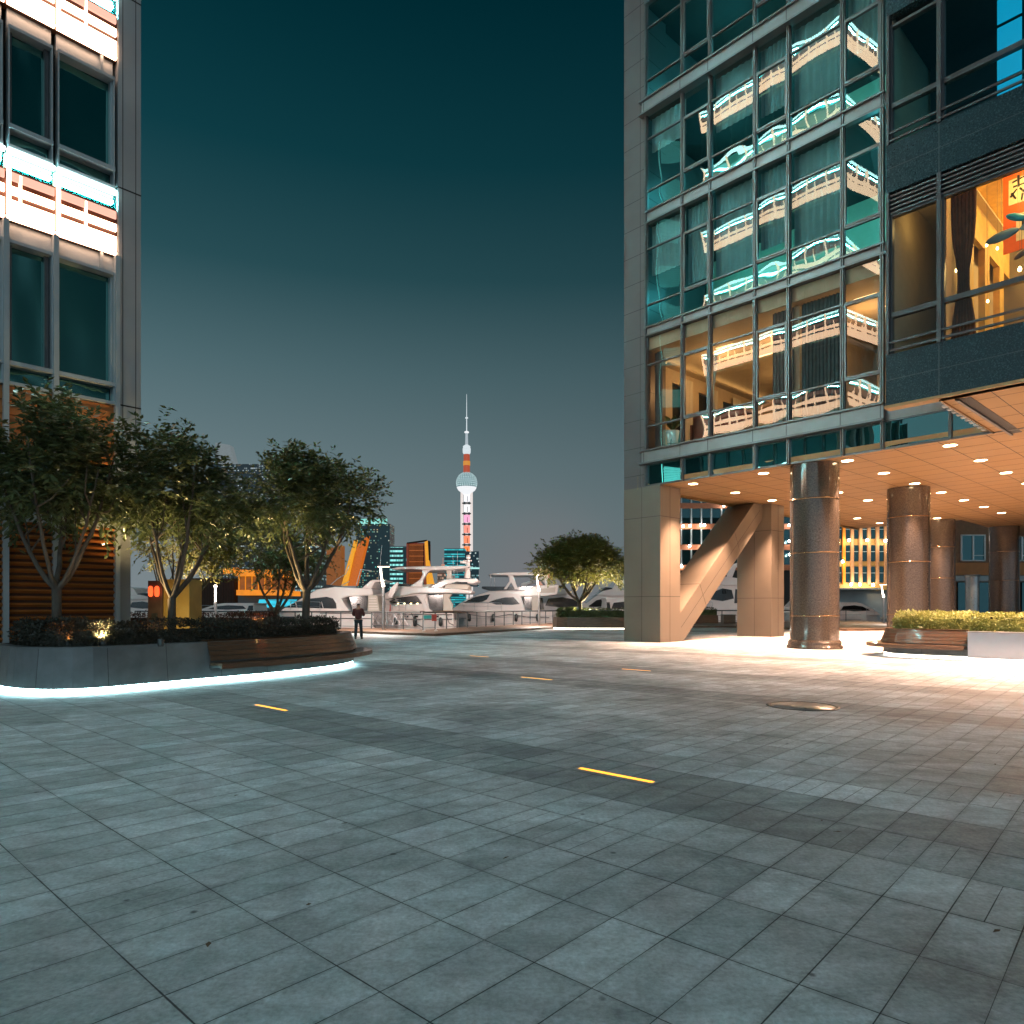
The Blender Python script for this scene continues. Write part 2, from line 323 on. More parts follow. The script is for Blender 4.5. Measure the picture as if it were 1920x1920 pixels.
M = dict(
    paving=paving_mat(),
    alu=pm("grey_aluminium_panel", (.118,.100,.104), .42, .35, .07, 1.2),
    frame=pm("dark_grey_frame", (.12,.118,.122), .35, .6, .1, 3),
    band=pm("silver_spandrel", (.20,.195,.20), .38, .5, .08, 2),
    pier=pm("bronze_grey_panel", (.17,.142,.112), .40, .1, .06, 1.0),
    joint=pm("joint_sealant", (.02,.018,.016), .8, 0, .1),
    granite=pm("polished_brown_granite", (.064,.052,.043), .13, 0, .45, 24, 0, 60, .3, .5),
    ring=pm("bronze_ring", (.30,.20,.11), .2, .9, .1),
    dgranite=pm("dark_granite_cladding", (.020,.042,.050), .26, 0, .6, 30, 0, 60, .2),
    soffit=pm("metal_soffit_panel", (.45,.27,.125), .5, .0, .05, .7, 0, 60, 0, .25),
    glass=glass_mat("teal_office_glass", (.78,.97,.96), (.62,.92,.93), .045, .30, .0),
    glass_lit=glass_mat("clear_office_glass", (.85,.97,.95), (.92,.93,.9), .05, .34, .0),
    glass_ribbon=glass_mat("teal_ribbon_glass", (.5,.9,.9), (.5,.6,.6), .5, 1.0, .0, (.004,.03,.034)),
    glass_left=glass_mat("dark_teal_glass", (.30,.72,.68), (.4,.6,.6), .40, .9, .0, (.003,.04,.04)),
    wallin=pm("cream_room_wall", (.55,.45,.32), .7, 0, .05),
    ceilin=pm("cream_room_ceiling", (.5,.41,.29), .7, 0, .05),
    dark=pm("dark_interior", (.02,.022,.022), .8, 0, .2),
    blind=pm("grey_roller_blind", (.30,.32,.32), .8, 0, .1, 2),
    curtain=pm("pleated_curtain", (.16,.14,.13), .8, 0, .25, 3, 0, 60, 0, .3, (6, 6, .4)),
    curtain_brown=leaf_mat('brown_drape', (.10,.05,.03), (.22,.11,.06), .8),
    curtain_pale=pm("pale_curtain", (.6,.55,.45), .8, 0, .15, 3, 0, 60, 0, .3, (6, 6, .4)),
    white=pm("white_paint", (.70,.70,.71), .35, 0, .04, 2),
    pale=pm("pale_frame", (.42,.47,.49), .4, .2, .06, 2),
    lconc=pm("light_panel", (.34,.36,.37), .5, .1, .12, .6),
    terra=pm("orange_louvre", (.46,.16,.035), .5, 0, .12, 2),
    terrad=pm("orange_brown_slat", (.06,.015,.003), .5, 0, .15, 2),
    stone=pm("grey_planter_stone", (.17,.185,.19), .38, 0, .22, 3, .2, 90),
    wood=pm("varnished_hardwood", (.115,.062,.033), .34, 0, .3, 3, .15, 40, .25, .5, (1, 1, 9)),
    deck=pm("brown_decking", (.13,.075,.045), .45, 0, .25, 3),
    soil=pm("dark_soil", (.03,.024,.018), .9, 0, .4, 8, .5, 30),
    bark=pm("grey_brown_bark", (.115,.095,.075), .75, 0, .35, 9, .5, 40, 0, .3, (1, 1, .25)),
    leaf=leaf_mat("glossy_dark_leaf", (.05,.075,.032), (.17,.20,.075), .28),
    leaf_far=leaf_mat("green_leaf", (.07,.085,.02), (.22,.21,.05), .5),
    leaf_hedge=leaf_mat("purple_dark_hedge_leaf", (.028,.030,.022), (.10,.10,.075), .4),
    leaf_green=leaf_mat("green_hedge_leaf", (.035,.055,.015), (.10,.13,.035), .45),
    leaf_bright=leaf_mat("variegated_hedge_leaf", (.11,.13,.025), (.34,.37,.12), .4),
    steel=pm("brushed_steel", (.45,.45,.46), .3, .9, .08, 6),
    dsteel=pm("dark_rail_steel", (.09,.10,.10), .4, .6, .1),
    boat=pm("white_gelcoat", (.84,.75,.71), .25, 0, .05, .7, 0, 60, .4),
    boatshade=pm("cream_gelcoat", (.55,.48,.40), .35, 0, .06, .7),
    boatglass=pm("black_boat_glass", (.006,.008,.01), .16, 0, .2, 1, 0, 60, 0, .8),
    teak=pm("teak_deck", (.22,.11,.05), .5, 0, .2, 4),
    lamp=em("lamp_glow", (1., .80, .62), 9),
    lampbar=em("lamp_bar_glow", (1., .70, .48), 5),
    down=em("downlight_glow", (1., .72, .40), 24),
    led=em("planter_led", (1., .90, .74), 9),
    ledcool=em("planter_led_cool", (.55, .97, 1.), 42),
    floorled=em("amber_floor_led", (1., .42, .035), 2.4),
    bandwhite=em("white_band_glow", (1., .57, .36), 11),
    bandpink=em("pink_band_glow", (1., .46, .34), 1.3),
    bandteal=em("teal_line_glow", (.28, .94, 1.), 220),
    bandtop=em("white_line_glow", (.70, 1., .97), 11),
    cove=em("cove_glow", (1., .62, .26), 3.4),
    bulb=em("bulb_glow", (1., .78, .36), 16),
    red=em("red_lantern_glow", (1., .09, .02), 2.2),
    water=pm("dark_water", (.01,.016,.018), .12, 0, .3, .4, .5, .9),
    skin=pm("skin", (.38,.22,.15), .5, 0, .08),
    jacket=pm("maroon_jacket", (.085,.022,.02), .8, 0, .2, 12, .3, 60),
    trousers=pm("dark_blue_trousers", (.012,.018,.024), .8, 0, .2, 12, .3, 60),
    hair=pm("black_hair", (.012,.01,.01), .5, 0, .2),
)
def light(name, typ, loc, energy, col, parent=None, size=.15, **k):
    d = bpy.data.lights.new(name, typ); d.energy = energy; d.color = col
    if typ != 'AREA': d.shadow_soft_size = size
    if name == 'lamp_light': d.specular_factor = .12
    for a, b in k.items(): setattr(d, a, b)
    o = bpy.data.objects.new(name, d); COL.objects.link(o)
    o.parent = parent; o.location = V(loc)-(wloc(parent) if parent else V((0, 0, 0)))
    return o
# ================================================================== ground and water
GROUND = [(-70,-30), (80,-30), (80,86), (58,84), (36,73.2), (22,66.9), (3.6,62.6), (-1.3,53.2), (-5.6,43.9), (-9.3,47.1), (-14,49.6), (-45,62), (-70,62)]
mb = MB(); n = len(GROUND)
mb.add([V((x, y, 0)) for x, y in GROUND], [tuple(range(n))])
for i in range(n):
    a_, b_ = GROUND[i], GROUND[(i+1) % n]
    mb.add([(*a_, 0), (*b_, 0), (*b_, -3), (*a_, -3)], [(0, 3, 2, 1)])
tag(mb.build("plaza", M['paving'], loc=(0, 0, 0)), kind='structure')
gA, gB, gC = G(640,1186), G(816,1193), G(1035,1179)
deck_pts = [(-45,57), (-14,45), (gA.x-.6, gA.y), (gB.x, gB.y), (gC.x, gC.y), (16,53), (21.5,45), (30,48), (36,72.8), (22,66.6), (3.6,62.4), (-1.3,53), (-5.6,43.7), (-9.3,46.9), (-14,49.4), (-45,61.8)]
tag(MB().prism(deck_pts, .004, .13).build("boardwalk", M['deck']), kind='structure')
tag(MB().add([(-3500,-300,-1.6), (3500,-300,-1.6), (3500,6000,-1.6), (-3500,6000,-1.6)], [(0,1,2,3)]).build("water", M['water']), kind='structure')
tag(MB().prism([(18,92), (140,80), (160,230), (10,230)], -3, .02).build("far_quay", M['lconc']), kind='structure')
tag(MB().prism([(-900,760), (900,760), (1500,3000), (-1500,3000)], -3, 1.2).build("far_bank", M['soil']), kind='structure')

# amber light strips let into the dark paving bands
for k, (pa, pb, lab) in enumerate([((1090,1441), (1222,1468), "long amber light strip sunk in the nearest dark paving band"),
        ((480,1322), (537,1333), "amber light strip in the dark band near the planter bench"),
        ((977,1270), (1035,1275), "amber light strip in the second dark band, mid square"),
        ((1168,1255), (1218,1258), "faint amber light strip in front of the braced pier"),
        ((885,1230), (912,1232), "tiny amber light strip farthest across the square")]):
    a_, b_ = G(*pa), G(*pb); c = (a_+b_)/2; h = max((b_-a_).length/2, .4); d_ = (A2 if k != 4 else A2)
    t = thing("ground_light", c, lab, "ground light", "amber light strips in the paving")
    fr = lambda a, b, z, c=c: c+A2*a+B2*b+V((0, 0, z))
    MB().box(fr, -h-.03, h+.03, -.045, .045, .001, .005).build("frame", M['steel'], t)
    MB().box(fr, -h, h, -.025, .025, .005, .008).build("lens", M['floorled'], t)
c = G(1505, 1324)
t = thing("manhole_cover", c, "round steel manhole cover shining on the open paving", "manhole cover")
MB().lathe(c, [(.47, .001), (.54, .001), (.54, .008), (.50, .012), (.47, .008), (.47, .001)], 48).build("rim", M['dsteel'], t)
MB().lathe(c, [(.47, .002), (.47, .005), (.02, .006)], 48).build("lid", pm("worn_steel_lid", (.42,.44,.45), .30, .8, .25, 7), t)

# ================================================================== left building with lit bands
LB = thing("corner_building", LF(0, 0, 0), "building with glowing white and orange bands above a louvred orange base", "building")
rs = [0, 1.27, 2.2]+[2.2+1.24*i for i in range(1, 6)]
zb0, FH = 9.92, 4.64
MB().box(LF, -.28, 8.6, -11.1, -.32, 0, 44).build("wall", M['dark'], LB)
fin = MB().box(LF, -.53, -.02, -.3, .10, 3.6, 44).build("corner_fin", M['lconc'], LB)
jb = MB()
for z in [6.36, 11.55, 16.2, 20.8, 25.4]: jb.box(LF, -.535, -.015, -.29, .104, z, z+.035)
jb.box(LF, -.13, -.115, .09, .103, 3.6, 44); jb.box(LF, -.42, -.405, .09, .103, 3.6, 44)
jb.build("joint", M['joint'], fin)
MB().box(LF, -.32, -.03, -.3, .03, 0, 3.6).build("corner_post", M['lconc'], LB)
# louvred base
lv = MB(); z = .05
while z < 3.4:
    lv.add([LF(-.03, .02, z), LF(8.4, .02, z), LF(8.4, .10, z+.05), LF(-.03, .10, z+.05), LF(-.03, .02, z+.09), LF(8.4, .02, z+.09)], [(0,1,2,3), (3,2,5,4)]); z += .15
lv.build("louvre_wall", M['terra'], LB)
MB().box(LF, -.03, 8.4, -.3, .0, 0, 3.42).build("louvre_backing", pm("dark_orange_backing", (.07,.022,.008), .7), LB)
MB().box(LF, -.03, 8.4, -.28, .12, 3.42, 3.56).build("sill", M['pale'], LB)
pn = MB()
for i in range(9): pn.box(LF, -.03, 8.4, -.25, .02+.035*(i % 2), 4.95+i*.155, 4.95+(i+1)*.155-.01)
pn.build("terracotta_panel", M['terra'], LB)
for r in rs[:5]:
    MB().box(LF, r-.05, r+.05, -.2, .16, 0, 9.9).build("mullion", M['pale'], LB)
zones = [(3.56, 4.95, None), (6.35, 9.92, 6.85)]+[(zb0+FH*k+1.55, zb0+FH*(k+1), None) for k in range(6)]
for zi, (z0, z1, low) in enumerate(zones):
    for i, (ra, rb) in enumerate(zip(rs[:3], rs[1:4])):
        if zi > 3: break
        fm = MB(); top = z1-.42 if z1-z0 > 2 else z1
        lo = low or (z0+.5 if z1-z0 > 2 else z0)
        if top < z1:
            fm.box(LF, ra+.05, rb-.05, -.16, .10, top-.07, top); fm.box(LF, ra+.05, rb-.05, -.2, -.06, top, z1)
            if i == 0: fm.box(LF, ra+.28, ra+.34, -.16, .04, top, z1)
        if lo > z0: fm.box(LF, ra+.05, rb-.05, -.16, .13, lo-.07, lo+.02)
        fm.box(LF, ra+.05, rb-.05, -.16, .13, z0, z0+.07).box(LF, ra+.05, ra+.075, -.16, .09, z0, top).box(LF, rb-.075, rb-.05, -.16, .09, z0, top)
        w = fm.build("window", M['pale'], LB)
        g = MB(); nn = 6; e0, e1 = ra+.09, rb-.06
        ph = random.uniform(0, 6)
        for (za, zc) in ((z0+.07, lo-.07), (lo, top-.07)):
            if zc-za < .1: continue
            g.add([LF(e0+(e1-e0)*p/nn, -.17+.008*math.sin(p*.9+ph)*math.sin(q*.8), za+(zc-za)*q/nn) for q in range(nn+1) for p in range(nn+1)],
                  [(q*(nn+1)+p, q*(nn+1)+p+1, (q+1)*(nn+1)+p+1, (q+1)*(nn+1)+p) for q in range(nn) for p in range(nn)], True)
        g.build("pane", M['glass_left'], w)
        if i == 1 and z1-z0 > 2:
            MB().box(LF, ra+.1, ra+.18, -.16, -.05, lo, top-.07).box(LF, rb-.14, rb-.06, -.16, -.05, lo, top-.07).build("sash", M['frame'], w)
        else:
            MB().box(LF, ra+.06, ra+.11, -.16, -.02, lo, top-.07).build("jamb", M['pale'], w)
# the same storeys where the facade leaves the frame, and the end face turned to the water
gl = MB(); fm = MB()
for (z0, z1, low) in zones:
    gl.box(LF, rs[3], 8.4, -.3, -.15, z0, z1); gl.box(LE, 0, 11.1, -.2, -.04, z0, z1)
    for r in rs[5:]: fm.box(LF, r-.05, r+.05, -.15, .12, z0, z1)
    for k in range(10): fm.box(LE, k*1.2325-.04, k*1.2325+.04, -.05, .12, z0, z1)
    fm.box(LE, 0, 11.1, -.04, .1, z1-.45, z1-.38)
gl.build("glazing", M['glass_left'], LB); fm.build("glazing_frame", M['frame'], LB)
for k in range(7):
    zb = zb0+FH*k
    for fr, L_, edges in ((LF, 4.2, rs), (LE, 11.1, [i*1.2325 for i in range(10)])):
        seg = [(edges[i], edges[i+1]) for i in range(len(edges)-1)]
        seg = [(a, min(b, L_)) for a, b in seg if a < L_]
        w_, o_, t_, p_, u_ = MB(), MB(), MB(), MB(), MB()
        o_.box(fr, -.0, L_, -.15, .06, zb, zb+1.10)
        for a, b in seg:
            a += .025; b -= .02
            w_.box(fr, a, b, .06, .14, zb+.09, zb+.42); w_.box(fr, a, b, .06, .13, zb+.56, zb+.72)
            w_.box(fr, a, b, .06, .16, zb, zb+.045); 
            w_.box(fr, b-.06, b, .06, .17, zb+.05, zb+1.5); w_.box(fr, a+.62, a+.66, .06, .135, zb+.05, zb+1.0)
            p_.box(fr, a, b, .06, .12, zb+.86, zb+1.03)
            t_.box(fr, a+.05, b-.1, .0, .06, zb+1.24, zb+1.28)
            u_.box(fr, a, b, .06, .17, zb+1.43, zb+1.5)
        bd = o_.build("light_band", M['terrad'], LB)
        w_.build("glowing_slat", M['bandwhite'], bd); p_.build("pink_slat", M['bandpink'], bd); t_.build("teal_tube", M['bandteal'], bd); u_.build("top_line", M['bandtop'], bd)
        MB().box(fr, 0, L_, -.2, -.02, zb+1.1, zb+1.55).build("band_glass", M['glass_left'], bd)

# ================================================================== right: office tower on piers
OB = thing("office_building", R(4, 6, 0), "glass office tower on piers and granite columns over a lit undercroft", "building")
sp = [s_at(x) for x in (1212, 1280, 1332, 1416, 1479, 1580, 1655)]
s0, s6 = sp[0], sp[6]
ZN = [(8.41,13.46), (13.85,18.43), (18.94,23.2), (23.8,28.1), (28.65,33.0)]
BANDS = [(7.84,8.41), (13.46,13.85), (18.43,18.94), (23.2,23.8), (28.1,28.65), (33.0,35.5)]
SOF = 6.88; TOP = 35.5
# piers, fin and brace
def panel_joints(mb, fr, a0, a1, b0, b1, zs, verts=()):
    for z in zs: mb.box(fr, a0-.004, a1+.004, b0-.004, b1+.004, z, z+.018)
fin = MB().box(R, -1.98, s0-.04, 0, 1.5, SOF-.02, TOP).build("corner_fin", M['alu'], OB)
j = MB(); panel_joints(j, R, -1.98, s0-.04, 0, 1.5, [7.4+1.23*i for i in range(20)])
j.box(R, s0-.34, s0-.325, -.004, .01, SOF, TOP); j.build("joint", M['joint'], fin)
for k, (sa, sb, ta, tb) in enumerate(((-1.98, 0., 0, 1.5), (-1.46, .475, 8.94, 10.3))):
    p = MB().box(R, sa, sb, ta, tb, 0, SOF-.02 if k == 0 else SOF+.6).build("pier", M['pier'], OB)
    j = MB(); panel_joints(j, R, sa, sb, ta, tb, [2.0, 5.5])
    m_ = sa+.99; j.box(R, m_-.008, m_+.008, ta-.004, ta+.01, 0, SOF)
    m_ = ta+.72; j.box(R, sb-.01, sb+.004, m_-.008, m_+.008, 0, SOF); j.build("joint", M['joint'], p)
sl, sr = -1.5, -.02
q = [R(sr, 1.5, 1.25), R(sr, 1.5, 0.01), R(sr, 1.78, 0.01), R(sr, 8.94, 6.1), R(sr, 8.94, 7.3), R(sr, 8.6, 7.3)]
br = MB().slab(q, R(sl, 0, 0)-R(sr, 0, 0)).build("brace", M['pier'], OB)
j = MB(); c0, c1 = R(sr+.003, 1.6, .62), R(sr+.003, 8.7, 6.55)
j.slab([c0, c1, c1+V((0, 0, .02)), c0+V((0, 0, .02))], dR*-.006)
for tt in (3.1, 6.2):
    b_ = R(sr+.003, tt, (tt-1.5)*.838+1.25+.02); x = eR*.36+V((0, 0, -.66)); w = eR*.014+V((0, 0, .01))
    j.slab([b_, b_+x*1.55, b_+x*1.55+w, b_+w], dR*-.006)
    y = R(sl, 0, 0)-R(sr, 0, 0); k_ = V((0, 0, .012))-eR*.004
    j.slab([b_+k_, b_+y+k_, b_+y+w+k_, b_+w+k_], V((0, 0, -.006)))
j.build("joint", M['joint'], br)
# round granite columns
for k, (s_, t_) in enumerate(((6.32, .92), (6.85, 9.2), (3.95, 23.4), (5.75, 30.4))):
    c = R(s_, t_, 0); r_ = .86
    cl = MB().lathe(c, [(r_, .3), (r_, SOF+.3)], 48).build("column", M['granite'], OB)
    MB().lathe(c, [(r_+.12, 0), (r_+.12, .1), (r_+.07, .13), (r_+.09, .2), (r_+.06, .27), (r_+.01, .32), (r_-.05, .34)], 48).build("base", M['granite'], cl)
    for z in (1.22, 3.55, 5.55) if k < 2 else (1.22, 3.3, 5.2):
        MB().lathe(c, [(r_-.02, z-.02), (r_+.012, z-.02), (r_+.016, z), (r_+.012, z+.02), (r_-.02, z+.02)], 48).build("ring", M['ring'], cl)
    j = MB()
    for an in range(4):
        th = math.radians(-80+90*an); u = V((math.cos(th), math.sin(th), 0)); w = V((-u.y, u.x, 0))
        j.box(lambda a, b, z: c+u*a+w*b+V((0, 0, z)), r_-.02, r_+.003, -.007, .007, .32, SOF)
    j.build("joint", M['joint'], cl)
# soffit (two planes) with joints and downlights
SX = 14.0
so = MB()
BT = -5.1; BX = s_at(1761, BT)          # front plane of the granite bay; where its soffit begins
so.prism([R(-1.2,.02,0), R(BX,.02,0), R(BX,BT+.02,0), R(30,BT+.02,0), R(30,40,0), R(4.94,40,0), R(4.94,24.2,0), R(-1.2,24.2,0)], SOF, SOF+.25)
sof = so.build("soffit", M['soffit'], OB)
j = MB()
for i in range(1, 22):
    s_ = -1.2+i*1.32; j.box(R, s_-.009, s_+.009, .03 if s_ < BX else BT+.2, 24 if s_ < 5 else 39, SOF-.004, SOF+.01)
for i in range(34): j.box(R, -1.1 if i < 20 else 5, 29, .45+i*1.17-.006, .45+i*1.17+.006, SOF-.003, SOF+.01)
for i in range(4): j.box(R, BX+.05, 29, -.72-i*1.17-.006, -.72-i*1.17+.006, SOF-.003, SOF+.01)
j.build("joint", M['joint'], sof)
MB().box(R, -1.25, -1.17, .0, 24.3, SOF-.1, SOF+.5).box(R, -1.1, -1.06, .1, 24.2, SOF-.04, SOF+.1).build("soffit_edge", pm("ochre_edge_trim", (.30,.19,.07), .4, .3), OB)
MB().box(R, BX+.34, BX+.60, BT+.35, .55, SOF-.012, SOF+.01).build("slot_vent", M['joint'], OB)
MB().box(R, BX+.30, BX+.36, BT+.3, .6, SOF-.07, SOF-.013).box(R, BX+.27, BX+.30, BT+.3, .6, SOF-.05, SOF-.001).build("slot_trim", M['frame'], OB)
MB().box(R, BX-.03, BX+.02, BT+.1, -.02, SOF-.05, SOF+.24).build("canopy_edge_trim", M['ring'], OB)
tb = MB()
for i in range(10): tb.box(R, BX-.16, BX-.04, BT+.75+i*.40, BT+.93+i*.40, SOF-.035, SOF+.0)
tb.build("edge_bracket", M['white'], OB)
rows = ["nearest the glass front", "second in from the front", "third in from the front", "fourth in from the front", "fifth in from the front", "sixth in from the front", "deepest under the building"]
cols = ["beside the braced piers", "between the piers and the first column", "just past the round column line", "by the open end of the ceiling"]
for i in range(7):
    for k, s_ in enumerate((1.0, 4.25, 7.5, 10.8)):
        t_ = .98+3.5*i; c = R(s_, t_, SOF)
        near = min((c-R(a, b, SOF)).length for a, b in ((6.32, .92), (6.85, 9.2), (3.95, 23.4)))
        if near < .98: continue
        wide = 74 if k == 0 else (150 if (i == 0 and near > 1.6) else (70 if near > 1.7 else 46))
        th_ = thing("downlight", c, "round downlight %s, %s" % (cols[k], rows[i]), "downlight", "recessed downlights in the soffit")
        MB().lathe(c, [(.20, -.012), (.235, -.012), (.235, .0), (.20, .0), (.20, -.012)], 24).build("trim_ring", M['white'], th_)
        MB().lathe(c, [(.20, -.008), (.02, -.010), (.0, -.010)], 24).build("lens", M['down'], th_)
        light("downlight_beam", 'SPOT', c+V((0, 0, -.03)), (11500 if wide > 100 else 9500 if wide > 60 else 5200), (1., .58, .37), th_, .12, spot_size=math.radians(wide), spot_blend=.85 if wide < 100 else 1.)
for i in range(-1, 4):
    for k in range(2):
        c = R(14.1+k*3.3, .98+i*3.5, SOF)
        th_ = thing("downlight", c, "round downlight in the soffit past the column line, %s row, %s" % (("front", "second", "third", "rear", "outermost")[i], ("inner side", "outer side")[k]), "downlight", "recessed downlights in the soffit")
        MB().lathe(c, [(.20, -.012), (.235, -.012), (.235, .0), (.20, .0), (.20, -.012)], 24).build("trim_ring", M['white'], th_)
        MB().lathe(c, [(.20, -.008), (.02, -.010), (.0, -.010)], 24).build("lens", M['down'], th_)
        light("downlight_beam", 'SPOT', c+V((0, 0, -.03)), (8500 if i < 1 else 9500), (1., .58, .38), th_, .12, spot_size=math.radians(150 if i < 1 else 80), spot_blend=1.)

# floor slabs, inner walls, end wall
for z0, z1 in BANDS: MB().box(R, -1.15, 9.12 if z0 > 9 else SX-.1, .12, 24, z0+.02, z1-.02).build("floor_slab", M['dark'], OB)
MB().box(R, -1.18, -1.05, 1.52, 24, 13.5, TOP).box(R, -1.18, -1.05, 1.52, 24, SOF+.3, 8.4).build("end_wall", M['alu'], OB)
MB().box(R, -1, 9.2, 5.2, 5.5, 13.87, TOP).build("core_wall", M['wallin'], OB); MB().box(R, -1.1, 24, 23.8, 24, 8.5, TOP).build("rear_wall", M['dark'], OB)
for z in (16.6, 21.6, 26.4):
    for s_ in (1.5, 5., 8.):
        light("teal_fill_light", 'POINT', R(s_, 3.2, z), 120, (.12, .86, .92), OB, .4)  # added lamps: tint the upper panes teal in place of mirrored sky
MB().box(R, -1.1, SX-.15, .1, .3, SOF+.26, 7.86).build("ribbon_backing", M['dark'], OB)
def warp_pane(mb, fr, a0, a1, z0, z1, t, amp=.0026, nn=10):
    p1, p2, p3 = random.uniform(0, 6), random.uniform(0, 6), random.uniform(-1, 1); tx, tz = random.gauss(0, .0018), random.gauss(0, .0022)
    vs = []
    for qz in range(nn+1):
        for pa in range(nn+1):
            u, w = pa/nn, qz/nn; a = a0+(a1-a0)*u; z = z0+(z1-z0)*w
            d = amp*(.75*math.sin(math.pi*u)*math.sin(math.pi*w)*(1+.35*p3)+.14*math.sin(2.2*a+p1)*math.sin(1.6*z+p2)+.05*math.sin(4.2*z+p1+a))
            vs.append(fr(a, t+d+tx*(a-a0)+tz*(z-z0), z))
    mb.add(vs, [(q*(nn+1)+p, q*(nn+1)+p+1, (q+1)*(nn+1)+p+1, (q+1)*(nn+1)+p) for q in range(nn) for p in range(nn)], True)
for i, s_ in enumerate(sp):
    b_ = MB()
    for o in (-.052, .012): b_.box(R, s_+o, s_+o+.04, -.10, .06, SOF, TOP)
    b_.box(R, s_-.02, s_+.02, -.04, .05, SOF, TOP); b_.build("mullion", M['frame'], OB)
for k, (z0, z1) in enumerate(BANDS):
    b_ = MB(); pr = .20 if k in (0, 3, 5) else .03
    b_.box(R, s0-.1, s6+.1, -pr, .1, z0+.05, z1-.05)
    sb = b_.build("spandrel", M['band'], OB)
    t_ = MB()
    t_.box(R, s0-(.22 if pr > .1 else .05), s6+.1, -pr-.10, .08, z1-.05, z1+.02); t_.box(R, s0-(.22 if pr > .1 else .05), s6+.1, -pr-.10, .08, z0-.02, z0+.05)
    t_.build("lip", M['frame'], sb)
    if pr > .1:
        t_ = MB()
        for s_ in sp: t_.box(R, s_-.012, s_+.012, -pr-.004, 0, z0, z1)
        t_.build("joint", M['joint'], sb)
# windows of the glass wall: frame > panes, blind
for fl, (z0, z1) in enumerate(ZN):
    zl, zu = z0+1.09*(z1-z0)/5.05, z0+3.79*(z1-z0)/5.05
    for i in range(6):
        a0, a1 = sp[i]+.055, sp[i+1]-.055
        f = MB(); T0, T1 = -.035, .07
        f.box(R, a0, a1, T0, T1, zl-.03, zl+.03); f.box(R, a0, a1, T0, T1, zu-.03, zu+.03)
        f.box(R, a0, a0+.03, T0, T1, z0+.02, zl-.03); f.box(R, a0, a0+.03, T0, T1, zu+.03, z1-.02)
        f.box(R, a0, a0+.02, T0, T1, zl-.03, zu+.03); f.box(R, a1-.02, a1, T0, T1, zl-.03, zu+.03)
        f.box(R, a1-.03, a1, T0, T1, z0+.02, zl-.03); f.box(R, a1-.03, a1, T0, T1, zu+.03, z1-.02)
        vent = i in (1, 3, 5)
        w = f.build("window", M['frame'], OB)
        g = MB(); gm = M['glass_lit'] if fl == 0 else M['glass']
        warp_pane(g, R, a0+.03, a1-.03, z0+.02, zl-.03, .03); warp_pane(g, R, a0+.03, a1-.03, zu+.03, z1-.02, .03)
        if vent:
            e = .075
            sh = MB()
            for (x0, x1, y0, y1) in ((a0, a0+e, zl+.03, zu-.03), (a1-e, a1, zl+.03, zu-.03), (a0+e, a1-e, zl+.03, zl+.03+e), (a0+e, a1-e, zu-.03-e, zu-.03)):
                sh.box(R, x0, x1, -.06, .05, y0, y1)
            sh.build("sash", M['frame'], w)
            warp_pane(g, R, a0+e, a1-e, zl+.03+e, zu-.03-e, .0, .0024)
        else:
            warp_pane(g, R, a0+.0, a1-.0, zl+.03, zu-.03, .03)
        g.build("pane", gm, w)
        if fl > 0:
            b_ = MB(); nb = 14; dz = {(1, 2): 3.4, (1, 3): 3.0, (1, 4): 3.9, (1, 1): 3.2, (2, 4): 3.0, (2, 3): 2.6, (2, 0): 1.5}.get((fl, i), random.choice((0, 0, 1.2, 2.2)))
            if dz:
                for q in range(nb):
                    x0 = a0+(a1-a0)*q/nb; x1 = a0+(a1-a0)*(q+1)/nb
                    b_.add([R(x0, .34+.05*(q % 2), z1-dz), R(x1, .34+.05*((q+1) % 2), z1-dz), R(x1, .34+.05*((q+1) % 2), z1), R(x0, .34+.05*(q % 2), z1)], [(0,1,2,3)])
                b_.build("blind", M['blind'], w)
# ribbon of glass under the lowest spandrel
re = sp+[s_at(1782), SX-.1]
for i in range(len(re)-1):
    a0, a1 = re[i]+.04, re[i+1]-.04
    w = MB().box(R, a0-.02, a1+.02, -.02, .06, SOF-.02, SOF+.05).box(R, a0-.02, a1+.02, -.02, .06, 7.8, 7.85).box(R, a0-.02, a0+.02, -.015, .055, SOF+.0, 7.82).box(R, a1-.02, a1+.02, -.015, .055, SOF+.0, 7.82).build("ribbon_window", M['frame'], OB)
    g = MB(); warp_pane(g, R, a0, a1, SOF+.05, 7.8, .02, .0016, 8); g.build("pane", M['glass_ribbon'], w)
    if i > 5: MB().box(R, re[i+1]-.04, re[i+1]+.04, -.05, .06, SOF, 7.84).build("mullion", M['frame'], OB)
MB().box(R, s6+.1, SX, -.02, .1, 7.86, 13.9).build("spandrel", M['band'], OB)

